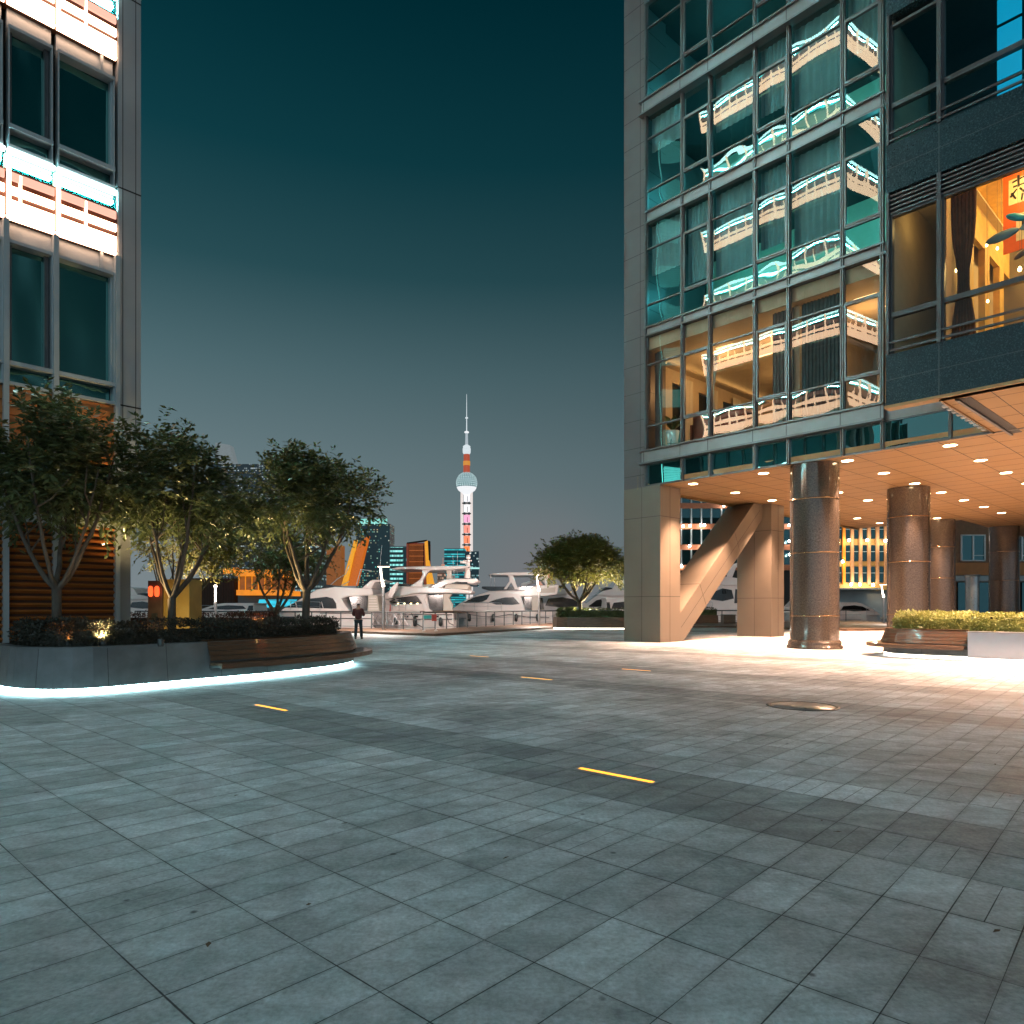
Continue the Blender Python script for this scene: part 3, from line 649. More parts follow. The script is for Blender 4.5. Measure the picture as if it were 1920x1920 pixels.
# granite bay that stands five metres proud of the glass front
BS = [s_at(1661, BT), BX, BX+3.7, BX+7.4, BX+11.1, BX+14.8]
b0, b9 = BS[0], BS[-1]
def cladding(z0, z1):
    w = MB().box(R, b0, b9, BT-.02, BT+.22, z0, z1).build("granite_cladding", M['dgranite'], OB)
    j = MB(); zm = (z0+z1)/2; j.box(R, b0, b9, BT-.023, BT, zm-.006, zm+.006)
    for s_ in BS[1:-1]: j.box(R, s_-.009, s_+.009, BT-.023, BT, z0, z1)
    j.build("joint", M['frame'], w)
for z0, z1 in ((6.96, 8.32), (12.66, 13.94), (17.41, 19.1), (23.2, 24.6), (28.4, 29.8)): cladding(z0, z1)
MB().box(R, b0-.02, b9, BT-.05, BT+.30, 6.88, 6.96).build("bay_edge", M['soffit'], OB)
for lv_, (z0, z1, zt, zlv) in enumerate(((8.32, 12.66, 9.38, 12.08), (13.94, 17.41, 15.0, 17.17), (19.1, 23.2, 20.2, 22.6), (24.6, 28.4, 25.7, 27.9))):
    for i in range(5):
        a0, a1 = BS[i]+(.1 if i == 0 else .05), BS[i+1]-.05
        f = MB(); f.box(R, a0, a1, BT+.04, BT+.19, zt-.065, zt+.065); f.box(R, a0, a1, BT+.04, BT+.19, zlv-.07, zlv); f.box(R, a0, a0+.05, BT+.04, BT+.19, z0, zlv)
        w = f.build("bay_window", M['frame'], OB)
        r_ = MB()
        for z in (z0+.10, z0+.31): r_.box(R, a0, a1, BT-.03, BT+.02, z-.028, z+.028)
        r_.build("guard_rail", M['frame'], w)
        g = MB(); warp_pane(g, R, a0+.05, a1, z0, zt-.065, BT+.12, .002); warp_pane(g, R, a0+.05, a1, zt+.065, zlv-.07, BT+.12, .003)
        g.build("pane", M['glass_lit'] if lv_ == 0 else M['glass'], w)
        if z1-zlv > .4:
            l_ = MB(); nl = 5
            for q in range(nl):
                za = zlv+(z1-zlv)*q/nl; l_.add([R(a0, BT, za), R(a1, BT, za), R(a1, BT+.1, za+.105), R(a0, BT+.1, za+.105), R(a0, BT, za+.036), R(a1, BT, za+.036)], [(0,1,5,4), (4,5,2,3)])
            l_.box(R, a0, a1, BT+.11, BT+.16, zlv+.01, z1-.01); l_.build("louvre", M['band'], w)
    for k, s_ in enumerate(BS[:-1]): MB().box(R, s_-(.05 if k else -.02), s_+(.05 if k else .09), BT-.05, BT+.19, z0, z1).build("mullion", M['frame'], OB)
for z, h in ((8.3, .1), (12.96, .9), (17.5, 1.5), (23.3, 1.2), (28.5, 1.2)): MB().box(R, b0+.02, b9, BT+.25, -.1, z, z+h).build("bay_slab", M['dark'] if z > 13 else M['ceilin'], OB)
MB().box(R, b0, b0+.12, BT+.25, -.1, 8.4, TOP).build("bay_cheek", M['wallin'], OB)
MB().box(R, b0+.2, b9, -2.2, -2.0, 14, TOP).build("bay_core_wall", M['dark'], OB)

# ---- the lit rooms behind the lower glass
MB().box(R, -1.1, 9.1, .14, 11, 12.92, 13.44).build("room_ceiling", M['ceilin'], OB)
MB().box(R, -1.1, 9.1, 10.8, 11, 8.42, 12.92).build("room_wall", M['wallin'], OB)
ew = MB().box(R, -1.12, -.96, 1.52, 11, 12.0, 12.9)
for k in range(5): ew.box(R, -1.12, -.9, 1.55+k*2.2, 2.2+k*2.2, 8.42, 12.0)
ew.build("room_end_wall", M['wallin'], OB)
MB().box(R, -1.16, -1.13, 1.52, 11, 8.42, 12.0).build("end_glazing", M['dark'], OB)
MB().box(R, -.95, -.55, 1.5, 10.7, 12.60, 12.66).build("cove_shelf", M['wallin'], OB)
MB().box(R, -.93, -.85, 1.5, 10.7, 12.68, 12.74).build("cove_light", M['cove'], OB)
MB().box(R, 5.7, 5.95, .5, 8, 8.42, 12.9).build("room_partition", M['wallin'], OB)
for k, (s_, t_) in enumerate(((1.2, 3), (3.8, 3.2), (2.6, 7.5), (7.6, 2.6))): light("room_light", 'POINT', R(s_, t_, 12.0), 100, (1., .56, .22), OB, .3)
dl = MB()
for s_, t_ in ((1.8, 2.2), (2.4, 4.5), (4.6, 3.5), (7.9, 1.6), (8.3, 3.0)): dl.box(R, s_-.4, s_+.4, t_-.05, t_+.05, 12.9, 12.915)
dl.build("ceiling_slot", M['cove'], OB)
MB().box(R, BS[1]+.4, b9, BT+.26, 4, 12.78, 12.95).build("bay_ceiling", pm("amber_ceiling", (.55,.32,.06), .6), OB)
MB().box(R, BS[1]+.4, b9, 3.8, 4, 8.4, 12.78).build("bay_back_wall", pm("amber_wall", (.55,.34,.07), .6), OB)
pw = MB(); pw.box(R, BS[1]+.28, BS[1]+.40, BT+.9, 3.8, 11.4, 12.78)
for k in range(6): pw.box(R, BS[1]+.26, BS[1]+.42, BT+.9+k*1.5, BT+1.35+k*1.5, 8.4, 11.4)
pw.build("bay_partition", pm('golden_wall', (.62,.42,.13), .6), OB)
MB().box(R, BS[1]-.06, BS[1]+.04, BT+.24, 3.8, 8.42, 12.9).build("bay_side_wall", M['wallin'], OB)
MB().box(R, BS[1]+.43, BS[1]+.62, BT+.9, 3.7, 12.28, 12.33).build("bay_cove_shelf", M['wallin'], OB)
MB().box(R, BS[1]+.45, BS[1]+.53, BT+.9, 3.7, 12.35, 12.41).build("bay_cove_light", M['cove'], OB)
for s_, t_, e_, z in ((BX+1.9, BT+.75, 130, 12.2), (BX+3.2, BT+2.6, 240, 12), (BX+2, -1, 200, 12), (BX-.6, BT+1.2, 9, 12.2)): light("room_light", 'POINT', R(s_, t_, z), e_, (1., .66, .22), OB, .25)
cy_ = MB()
for i in range(5):
    for k in range(4): cy_.box(R, BX+1.0+i*.62, BX+1.52+i*.62, BT+1.1, BT+1.13, 14.3+k*.72, 14.92+k*.72)
cy_.build("mirrored_window_grid", em("mirrored_window_glow", (.0, .42, .72), .75), OB)  # glowing panes stand in for a window grid reflected in the bay glass

def drape(name, fr, a0, a1, z0, z1, t, m, label, folds=9, waist=None):
    c = fr((a0+a1)/2, t, z0); b_ = MB(); nz = 10; na = folds*4
    vs = []
    for q in range(nz+1):
        w = q/nz; k = 1.0
        if waist: k = 1-.55*math.exp(-((w-waist)/.2)**2)
        for p in range(na+1):
            u = p/na; a = (a0+a1)/2+(u-.5)*(a1-a0)*k
            vs.append(fr(a, t+.05*math.sin(u*folds*2*math.pi)*(.6+.4*k), z0+(z1-z0)*w))
    b_.add(vs, [(q*(na+1)+p, q*(na+1)+p+1, (q+1)*(na+1)+p+1, (q+1)*(na+1)+p) for q in range(nz) for p in range(na)], True)
    return tag(b_.build(name, m, loc=c), label, "curtain", "curtains behind the office glass")
drape("curtain", R, BS[1]+.14, BS[1]+.72, 8.42, 12.7, BT+.42, M['curtain_brown'], "brown tied-back curtain in the bright amber bay window", 7, .35)
drape("curtain", R, sp[4]+.3, sp[5]-.05, 8.6, 12.85, .4, pm("slate_curtain", (.07,.085,.09), .8, 0, .25, 3), "dark slate curtain across the widest lower pane", 12)
drape("curtain", R, sp[3]+.5, sp[4], 8.6, 12.85, .42, M['curtain'], "dark narrow curtain next to the slate one", 6)
drape("curtain", R, sp[1]+.15, sp[1]+.8, 8.5, 12.4, 1.4, M['curtain_pale'], "pale tied curtain behind the first opening sash", 7, .55)
drape("curtain", R, sp[0]+.1, sp[0]+.5, 8.5, 12.85, .5, M['curtain'], "grey curtain at the tower corner beside the plant", 5)
for k in range(3):
    drape("curtain", lambda a, t, z: R(-.8+.0*a+t, a, z), 3.0+k*2.2, 3.75+k*2.2, 8.5, 12.3, 0, M['curtain_pale'], ("pale curtain on the end wall nearest the glass", "pale curtain on the end wall, middle one", "pale curtain deepest along the end wall")[k], 6)
# sofa seen from below through the bottom row
so_c = R(sp[1]+1.1, 1.0, 8.42)
sofa = thing("sofa", so_c, "rust red sofa back behind the lower office glass", "sofa")
rust = pm("rust_leather", (.22,.05,.02), .45, 0, .15)
MB().box(R, sp[1]+.1, sp[2]+1.1, .55, .8, 8.6, 9.72).build("backrest", rust, sofa, bevel=.1)
MB().box(R, sp[1]+.1, sp[2]+1.1, .82, 1.6, 8.6, 8.95).build("seat", rust, sofa, bevel=.08)
MB().box(R, sp[1]+.0, sp[1]+.1, .55, 1.6, 8.55, 9.3).box(R, sp[2]+1.1, sp[2]+1.2, .55, 1.6, 8.55, 9.3).build("armrest", rust, sofa)
pl_c = R(sp[0]+.75, .9, 8.42)
pl = thing("potted_plant", pl_c, "broad leaved plant in a white tripod pot at the tower corner window", "plant")
MB().lathe(pl_c, [(.22, .35), (.30, .9), (.27, .9), (.25, .85)], 20).build("pot", M['white'], pl)
for k in range(3):
    th = k*2.1; MB().tube([pl_c+V((.38*math.cos(th), .38*math.sin(th), 0)), pl_c+V((.2*math.cos(th), .2*math.sin(th), .6))], .02, 6).build("leg", M['frame'], pl)
lf = MB()
for k in range(13):
    th = k*2.4; el = random.uniform(.5, 1.2); L_ = random.uniform(.7, 1.3); base = pl_c+V((0, 0, .9)); u = V((math.cos(th)*math.cos(el), math.sin(th)*math.cos(el), math.sin(el)))
    w = u.cross(V((0, 0, 1))).normalized()*.14; mid = base+u*L_*.6; tip = base+u*L_+V((0, 0, -.2))
    lf.add([base, mid+w, tip, mid-w, mid+V((0, 0, .03))], [(0,1,4), (1,2,4), (2,3,4), (3,0,4)])
lf.build("leaf_crown", M['leaf'], pl)
# banner, fish and bulbs in the amber bay
def BP_(px, py, t_):
    c = R(s_at(px, t_), t_, 0); c.z = P(px, py, c.y).z; return c
tb_ = BT+1.5; q0, q1 = BP_(1881, 478, tb_), BP_(1881, 332, tb_); sq = s_at(1881, tb_)
ban = thing("banner", q0, "orange banner with cream patches and black brush strokes hanging in the amber window", "banner")
MB().box(R, sq, sq+1.6, tb_, tb_+.02, q0.z, q1.z).build("cloth", pm("orange_banner_cloth", (.80,.13,.015), .7, 0, .1), ban)
hh = q1.z-q0.z
MB().box(R, sq+.12, sq+.75, tb_-.012, tb_-.002, q0.z+hh*.60, q0.z+hh*.92).box(R, sq+.28, sq+.95, tb_-.012, tb_-.002, q0.z+hh*.12, q0.z+hh*.46).build("patch", pm("cream_patch", (.85,.66,.42), .7), ban)
st = MB()
def stroke(x0, z0, x1, z1, w=.025):
    a_, b_ = R(sq+x0, tb_-.016, q0.z+hh*z0), R(sq+x1, tb_-.016, q0.z+hh*z1); d_ = (b_-a_).normalized(); n_ = d_.cross(eR)*w
    st.slab([a_-n_, b_-n_*.8, b_+n_*.8, a_+n_], eR*-.006)
for q in ((.2,.88,.5,.91), (.33,.95,.34,.80), (.22,.82,.48,.82), (.16,.70,.30,.78), (.18,.75,.28,.66), (.36,.78,.48,.70), (.42,.70,.40,.62), (.34,.37,.55,.40), (.44,.44,.42,.28), (.36,.27,.52,.22)): stroke(*q)
st.build("brush_stroke", M['hair'], ban)
for k, (px_, py_, L_, rot, lab) in enumerate(((1878, 443, .36, .12, "grey blue hanging fish shape across the orange banner edge"), (1906, 407, .26, -.5, "teal hanging fish shape near the top of the banner"), (1918, 474, .22, .5, "brown hanging fish shape low beside the banner"))):
    c = BP_(px_, py_, BT+.9); f = thing("hanging_fish", c, lab, "ornament", "fish ornaments hanging in the amber window")
    fm_ = pm("painted_fish_%d" % k, ((.16,.24,.27), (.02,.26,.36), (.14,.08,.05))[k], .35); b_ = MB()
    prof = [(-1, .02), (-.8, .2), (-.4, .34), (.1, .36), (.6, .3), (.85, .2), (1, .1)]
    ax = (dR*math.cos(rot)+V((0, 0, math.sin(rot)))).normalized(); up = ax.cross(eR).normalized(); vs = []
    for x, r_ in prof:
        for q in range(10):
            an = q*.628; vs.append(c+ax*x*L_+up*math.cos(an)*r_*L_+eR*math.sin(an)*r_*L_*.45)
    b_.add(vs, [(i*10+q, i*10+(q+1) % 10, (i+1)*10+(q+1) % 10, (i+1)*10+q) for i in range(6) for q in range(10)], True); b_.build("body", fm_, f)
    MB().slab([c+ax*L_, c+ax*L_*1.45+up*.35*L_, c+ax*L_*1.3, c+ax*L_*1.45-up*.35*L_], eR*.02).build("tail", fm_, f)
    MB().tube([c+up*L_*.3, V((c.x, c.y, 12.78))], .005, 5).build("cord", M['frame'], f)
for k, (px_, py_) in enumerate(((1776,486), (1792,508), (1776,520), (1817,533), (1852,565), (1912,505), (1850,460), (1870,466))):
    c = BP_(px_, py_, BT+1.2)
    b_ = thing("pendant_bulb", c, "small glowing bulb %s" % ("by the mullion, upper", "in front of the curtain edge", "by the mullion, lower", "low beside the curtain", "low right above the rail", "large one under the banner", "above the fish, first", "above the fish, second")[k], "lamp", "bulbs in the amber window")
    r_ = .045 if k == 5 else .03
    MB().lathe(c, [(0., -r_*1.2), (r_*.7, -r_), (r_, 0), (r_*.7, r_), (r_*.3, r_*1.6)], 12).build("bulb", M['bulb'], b_)
    MB().tube([c+V((0, 0, .06)), V((c.x, c.y, 12.78))], .003, 5).build("cord", M['frame'], b_)
# block further back along the quay on the left: outside the frame, but the corner panes mirror its striped balconies
MT = thing("balcony_tower", V((-36, 33, 0)), "tower with striped teal lit balconies, mirrored in the office tower's corner panes", "building")
MB().cube(-41, -31, 20, 31, 0, 46).build("wall", pm("dark_teal_wall", (.01,.03,.032), .4), MT)
sg = em("striped_balcony_glow", (.25, 1., .9), .9, .3); wg = em("stair_lamp_glow", (1., .72, .6), 6)
for k in range(11):
    b_ = MB(); z = 5.2+k*3.9
    for q in range(9): b_.cube(-31.2, -30.2, 24.2, 25.8, z+q*.17, z+q*.17+.085)
    b_.build("balcony", sg, MT)
    if k % 2: MB().cube(-31.02, -30.9, 23.75, 24.05, z+1.9, z+2.9).build("stair_lamp", wg, MT)
MB().cube(-31.02, -30.95, 23.95, 24.0, 3, 46).cube(-31.02, -30.95, 25.9, 25.95, 3, 46).build("corner_line", em("line_glow", (.3, 1., .9), 2.5), MT)
# ================================================================== planters, benches, hedges
def catmull(pts, step=.25):
    pts = [V((p[0], p[1])) for p in pts]; out = []
    for i in range(len(pts)-1):
        p0, p1, p2, p3 = pts[max(i-1, 0)], pts[i], pts[i+1], pts[min(i+2, len(pts)-1)]
        n_ = max(2, int((p2-p1).length/step))
        for k in range(n_):
            t = k/n_; out.append(.5*((2*p1)+(p2-p0)*t+(2*p0-5*p1+4*p2-p3)*t*t+(3*p1-p0-3*p2+p3)*t**3))
    out.append(pts[-1]); return out
class Curve2:
    def __init__(s, pts, step=.25):
        s.p = [PV(a[0], a[1]) for a in catmull(pts, step)]; s.n = []
        for i in range(len(s.p)):
            t = (s.p[min(i+1, len(s.p)-1)]-s.p[max(i-1, 0)]).normalized(); s.n.append(V((t.y, -t.x, 0)))
        s.ab = [(q.dot(A2), q.dot(B2)) for q in s.p]
    def cut(s, f):
        c = object.__new__(Curve2); ix = [i for i in range(len(s.p)) if f(*s.ab[i])]
        c.p = [s.p[i] for i in ix]; c.n = [s.n[i] for i in ix]; c.ab = [s.ab[i] for i in ix]; return c
    def at(s, i, o, z): return s.p[i]+s.n[i]*o+V((0, 0, z))
def sweep(mb, c, prof, smooth=False):
    m = len(prof); vs = [c.at(i, o, z) for i in range(len(c.p)) for o, z in prof]
    mb.add(vs, [(i*m+k, i*m+(k+1) % m, (i+1)*m+(k+1) % m, (i+1)*m+k) for i in range(len(c.p)-1) for k in range(m)])
    mb.add(vs[:m], [tuple(range(m))]); mb.add(vs[-m:], [tuple(range(m-1, -1, -1))]); return mb
def leaf_quad(mb, p, d, nrm, L_, W_):
    w = d.cross(nrm)
    if w.length < 1e-4: w = d.orthogonal()
    w = w.normalized()*W_*.5; m_ = p+d*L_*.45-nrm*L_*.03; t_ = p+d*L_-nrm*L_*.16
    mb.v += [p, m_+w, t_, m_-w]; o = len(mb.v)-4; mb.f.append((o, o+1, o+2)); mb.f.append((o, o+2, o+3)); mb.sm += [False, False]
def rvec():
    while True:
        v = V((random.uniform(-1, 1), random.uniform(-1, 1), random.uniform(-1, 1)))
        if .05 < v.length < 1: return v.normalized()
def hedge(name, c, i0, i1, z0, z1, n_, L_, mat, label, group=None):
    """leaves crowded on the top and the outer side of a clipped band that follows curve c"""
    b_ = MB(); k = len(c.p)-1
    sweep(b_, c, [(-i0-.14, z0), (-i0-.16, z1-.16), (-i0-.22, z1-.2), (-i1+.1, z1-.2), (-i1, z0)])
    for _ in range(n_):
        f = random.uniform(0, k); i = min(int(f), k-1); u = f-i
        pt = c.p[i].lerp(c.p[i+1], u); nn_ = c.n[i].lerp(c.n[i+1], u)
        bump = .09*mnoise.noise(pt*1.9)+.05*mnoise.noise(pt*6)
        if random.random() < .5:
            o = -i0-random.random()*.12+bump*.5; z = random.uniform(z0, z1+bump); out = (nn_+V((0, 0, .35))+rvec()*.7).normalized()
            q = (z-z0)/(z1-z0); o -= .14*max(0, q-.72)/.28
        else:
            o = random.uniform(-i1, -i0); z = z1+bump-random.random()*.14-.08*max(0, 1-(-i0-o)/.18); out = (V((0, 0, 1))+rvec()*.8).normalized()
        d_ = (out+rvec()*.8).normalized()
        leaf_quad(b_, pt+nn_*o+V((0, 0, z)), d_, (out+rvec()*.4).normalized(), L_*random.uniform(.6, 1.3), L_*random.uniform(.35, .6))
    return tag(b_.build(name, mat), label, "hedge", group)
def planter(loc, c, name, label, top=.84, wallm=None, led=None, led_m=None, jstep=4):
    t = thing(name, loc, label, "planter")
    w = sweep(MB(), c, [(.02, .12), (-.05, top-.03), (-.05, top), (-.27, top), (-.27, top-.15), (-.2, .1)]).build("wall", wallm or M['stone'], t)
    j = MB()
    for i in range(jstep//2, len(c.p)-1, jstep):
        tt = (c.p[i+1]-c.p[i]).normalized()*.008
        a_, b_, = c.at(i, .023, .12), c.at(i, -.047, top-.03); a2, b2 = a_+tt, b_+tt
        j.add([a_, a2, b2, b_], [(0,1,2,3)])
    j.build("joint", M['joint'], w)
    sweep(MB(), c, [(-.1, 0.), (-.1, .12), (-.2, .12), (-.2, 0.)]).build("plinth", M['joint'], t)
    inner = [c.at(i, -.25, 0) for i in range(len(c.p))]
    MB().prism([(q.x, q.y) for q in inner], .3, top-.06).build("soil", M['soil'], t)
    if led: sweep(MB(), c, [(-.02, .015), (-.02, .085), (-.09, .095), (-.09, .015)]).build("led_strip", led_m or M['led'], t)
    return t
def bench(loc, c, label, z_seat=.42, top=.86):
    t = thing("bench", loc, label, "bench")
    b_ = MB(); zz = z_seat+.03; n_ = 4; h = (top-zz)/n_
    for k in range(n_):
        za, zb_ = zz+k*h+.006, zz+(k+1)*h-.006; f = lambda z: .10-.16*(z-zz)/(top-zz)
        sweep(b_, c, [(f(za), za), (f(zb_), zb_), (f(zb_)-.03, zb_), (f(za)-.03, za)])
    sweep(b_, c, [(-.07, top-.01), (-.03, top+.02), (-.28, top+.02), (-.28, top-.01)])
    b_.build("backrest", M['wood'], t)
    s_ = MB()
    for k in range(4): sweep(s_, c, [(.07+k*.11, z_seat-.05), (.07+k*.11, z_seat), (.17+k*.11, z_seat), (.17+k*.11, z_seat-.05)])
    sweep(s_, c, [(.47, z_seat-.11), (.47, z_seat-.051), (.505, z_seat-.051), (.505, z_seat-.11)])
    s_.build("seat", M['wood'], t)
    sweep(MB(), c, [(.03, z_seat-.12), (.03, z_seat-.055), (.46, z_seat-.055), (.46, z_seat-.09)]).build("seat_frame", M['dsteel'], t)
    return t
LP = Curve2([(-18.1,3.2),(-15.6,3.15),(-14.75,3.3),(-14.2,3.65),(-13.95,4.2),(-14.0,5.0),(-14.16,6.13),(-14.3,7.7),(-14.56,8.8),(-14.92,9.8),(-15.45,10.65),(-16.2,11.25),(-17.1,11.5),(-18.0,11.5)])
planter(PV(-15, 6), LP, "planter", "long curved grey stone planter with a bright light line along its foot", led=True, led_m=M['ledcool'])
bench(PV(-14.4, 9), LP.cut(lambda a, b: b > 6.2 and a > -16.6), "dark hardwood bench wrapping the rounded end of the grey planter")
hedge("hedge", LP.cut(lambda a, b: a > -16.5 and b < 11), .32, 1.25, .78, 1.27, 15000, .065, M['leaf_hedge'], "low dark purple hedge in the curved grey planter")
RP = Curve2([(-4.6,27.2),(-5.9,26.5),(-6.5,25.4),(-6.3,24.5),(-5.6,24.05),(-4.0,23.95),(-1.,23.95),(3.5,23.95)])
planter(PV(-3, 25), RP, "planter", "stone planter of bright yellow-green shrubs by the columns", top=.82, led=True)
bench(PV(-5, 24.4), RP.cut(lambda a, b: a < -3.95), "reddish hardwood bench end under the bright yellow-green hedge")
MB_ = MB().box(lambda a, b, z: PV(a, b, z), -3.92, 3.4, 23.5, 23.9, .10, .83)
t = thing("panel_box", PV(-1, 23.7, .0), "plain pale grey box front beside the reddish bench", "box")
MB_.build("front_panel", pm("pale_grey_panel", (.62,.61,.66), .6, 0, .03), t)
MB().box(lambda a, b, z: PV(a, b, z), -3.95, 3.4, 23.47, 23.95, .83, .85).build("top_edge", M['steel'], t)
MB().box(lambda a, b, z: PV(a, b, z), -3.85, 3.4, 23.6, 23.85, .0, .099).build("foot", M['led'], t)
hedge("hedge", RP, .3, 1.7, .75, 1.36, 11000, .10, M['leaf_bright'], "bright yellow-green hedge beside the granite columns")
FP = Curve2([(4.5,55.),(3.,54),(2.9,50.2),(3.6,48.9),(5.,48.5),(8,48.5),(13,49.5)])
FP.p = [V((x, y, 0)) for x, y in [(4.6,52.5),(3.3,51.5),(2.9,50.),(3.1,48.8),(3.8,48.2),(6,48.0),(8,47.9),(10,47.9),(11.6,48.)]]; FP.n = []
for i in range(len(FP.p)):
    q = (FP.p[min(i+1, len(FP.p)-1)]-FP.p[max(i-1, 0)]).normalized(); FP.n.append(V((q.y, -q.x, 0)))
planter((7, 48.5, 0), FP, "planter", "far timber planter under the round tree, lit along its foot", wallm=M['wood'], led=True)
hedge("hedge", FP, .25, 1.6, .8, 1.45, 3500, .13, M['leaf_green'], "clipped green hedge under the round tree by the yachts")
GP = object.__new__(Curve2); GP.p = [V((x, y, 0)) for x, y in [(14.6,63),(14.5,61.2),(15,60.5),(17.8,60.6)]]; GP.n = []
for i in range(4):
    q = (GP.p[min(i+1, 3)]-GP.p[max(i-1, 0)]).normalized(); GP.n.append(V((q.y, -q.x, 0)))
planter((16, 61, 0), GP, "planter", "short timber planter seen under the slanted brace", wallm=M['wood'], led=True)
hedge("hedge", GP, .2, 1.4, .8, 1.5, 900, .16, M['leaf_green'], "small green hedge seen under the slanted brace")
t = thing("bin", (18.6, 60.4, 0), "square timber litter bin next to the short timber planter", "bin")
MB().cube(18.1, 19.1, 60, 60.9, .1, .85).build("body", M['wood'], t); MB().cube(18.08, 19.12, 59.98, 60.92, .85, .9).build("rim", M['dsteel'], t); MB().cube(18.2, 19, 60.1, 60.8, 0, .1).build("foot", M['joint'], t)
# second planter further back on the left
BP = object.__new__(Curve2); BP.p = [V((x, y, 0)) for x, y in [(-15.5,25.5),(-12.5,24.2),(-10,24.0),(-8.6,24.6),(-8.2,25.6),(-8.8,27)]]; BP.n = []
for i in range(6):
    q = (BP.p[min(i+1, 5)]-BP.p[max(i-1, 0)]).normalized(); BP.n.append(V((q.y, -q.x, 0)))
planter((-11, 25.5, 0), BP, "planter", "stone planter behind the first hedge, before the harbour rail", top=.8)
hedge("hedge", BP, .25, 2.0, .72, 1.33, 4000, .09, leaf_mat("red_hedge_leaf", (.06,.025,.02), (.16,.07,.045)), "reddish low hedge behind the first dark hedge")

fl_ = MB(); random.seed(5)
for _ in range(70):
    p = V((random.uniform(-7, 8), random.uniform(2.6, 20), .004)); u = V((random.uniform(-1, 1), random.uniform(-1, 1), 0)).normalized()
    leaf_quad(fl_, p+V((0, 0, random.uniform(.004, .014))), (u+V((0, 0, random.uniform(0, .25)))).normalized(), V((0, 0, 1)), random.uniform(.03, .065), random.uniform(.014, .028))
tag(fl_.build("fallen_leaves", pm("dry_leaf", (.09,.05,.025), .8), loc=(0, 0, 0)), kind='stuff')
# ================================================================== trees
def tree(name, loc, label, trunk_h, crown_c, crown_r, n_limb, n_twig, leaf_L, mat, seed, group=None, tr=.085, lean=(0, 0), umbrella=False, per=13):
    random.seed(seed); t = thing(name, loc, label, "tree", group); loc = V(loc)
    b_ = MB(); fork = loc+V((lean[0], lean[1], trunk_h))
    b_.tube([loc+V((0, 0, -.12)), loc+V((lean[0]*.2, lean[1]*.2, trunk_h*.35)), loc+V((lean[0]*.7, lean[1]*.7, trunk_h*.75)), fork], [tr*1.25, tr*1.02, tr*.95, tr*1.0], 10)
    cc = loc+V(crown_c); cr = V(crown_r); ends = []
    for i in range(n_limb):
        th = 2*math.pi*(i+random.uniform(-.25, .25))/n_limb+seed; rad = random.uniform(.45, .8)
        end = cc+V((cr.x*rad*math.cos(th), cr.y*rad*math.sin(th), cr.z*random.uniform(-.15, .45)))
        q1 = fork+V(((end.x-fork.x)*.45, (end.y-fork.y)*.45, (end.z-fork.z)*.20)); q2 = fork+V(((end.x-fork.x)*.78, (end.y-fork.y)*.78, (end.z-fork.z)*.58))
        path = [];
        for k in range(9):
            u = k/8; path.append(fork*(1-u)**3+q1*3*u*(1-u)**2+q2*3*u*u*(1-u)+end*u**3+rvec()*.02*(0 < k < 8))
        r0 = tr*random.uniform(.55, .72); b_.tube(path, [r0*(1-.8*k/8) for k in range(9)], 7); ends.append((path, r0))
        for s_ in range(3):
            k = random.choice((3, 4, 5, 6)); p = path[k]; e2 = cc+V((cr.x*random.uniform(-.8, .8), cr.y*random.uniform(-.8, .8), cr.z*random.uniform(-.1, .8)))
            e2 = p.lerp(e2, .6); m_ = p.lerp(e2, .5)+V((0, 0, -.12))+rvec()*.06
            b_.tube([p, m_, e2], [r0*.42, r0*.3, r0*.12], 6); ends.append(([p, m_, e2], r0*.3))
    tk = b_.build("trunk", M['bark'], t)
    lf = MB(); tw = MB(); cl = []
    for _ in range(max(10, n_twig//(26 if not umbrella else 16))):      # foliage gathers in clumps
        d_ = rvec(); f = random.uniform(.35, 1.0)
        d_.z = abs(d_.z)*.85-.08 if umbrella else (d_.z if d_.z > 0 else d_.z*.55)
        cl.append(V((cc.x+cr.x*d_.x*f, cc.y+cr.y*d_.y*f, cc.z+cr.z*d_.z*f)))
    for _ in range(n_twig):
        c = random.choice(cl)+rvec()*random.random()**.6*min(cr)*(.36 if not umbrella else .42)
        out = (c-cc); out = V((out.x/cr.x, out.y/cr.y, out.z/cr.z)); d_ = (out*.75+rvec()*.75+V((0, 0, .85 if c.z > cc.z else .15))).normalized()
        L_ = random.uniform(.22, .5)*(1 if not umbrella else .62)*leaf_L/.105; p = c; last = p
        if random.random() < .0: tw.tube([c-d_*.15, c+d_*L_*.5, c+d_*L_+V((0, 0, -.08*L_))], [.006, .004, .002], 4, False)
        for k in range(per):
            u = (k+1)/per; p = c+d_*L_*u+V((0, 0, -.30*L_*u*u)); side = d_.cross(V((0, 0, 1)))
            side = (side.normalized() if side.length > .1 else V((1, 0, 0)))*(1 if k % 2 else -1)
            dd = (d_*.55+side*.75+V((0, 0, -.15))+rvec()*.45).normalized()
            leaf_quad(lf, p, dd, (V((0, 0, 1))+rvec()*.8).normalized(), leaf_L*random.uniform(.7, 1.2), leaf_L*random.uniform(.32, .46))
    lf.build("crown", mat, t); pass
    return t
GRP = "small trees along the planters"
tree("planter_tree", V((-8.62, 13.3, .78)), "dark multi-stemmed tree in front of the orange louvred wall", 1.1, (-.05, .2, 3.3), (1.55, 1.4, 1.3), 5, 980, .165, M['leaf'], 11, GRP)
tree("planter_tree", V((-7.36, 15.2, .78)), "multi-stemmed tree before the yellow kiosk panel", .95, (.1, .3, 3.35), (1.4, 1.3, 1.3), 6, 860, .165, M['leaf'], 23, GRP)
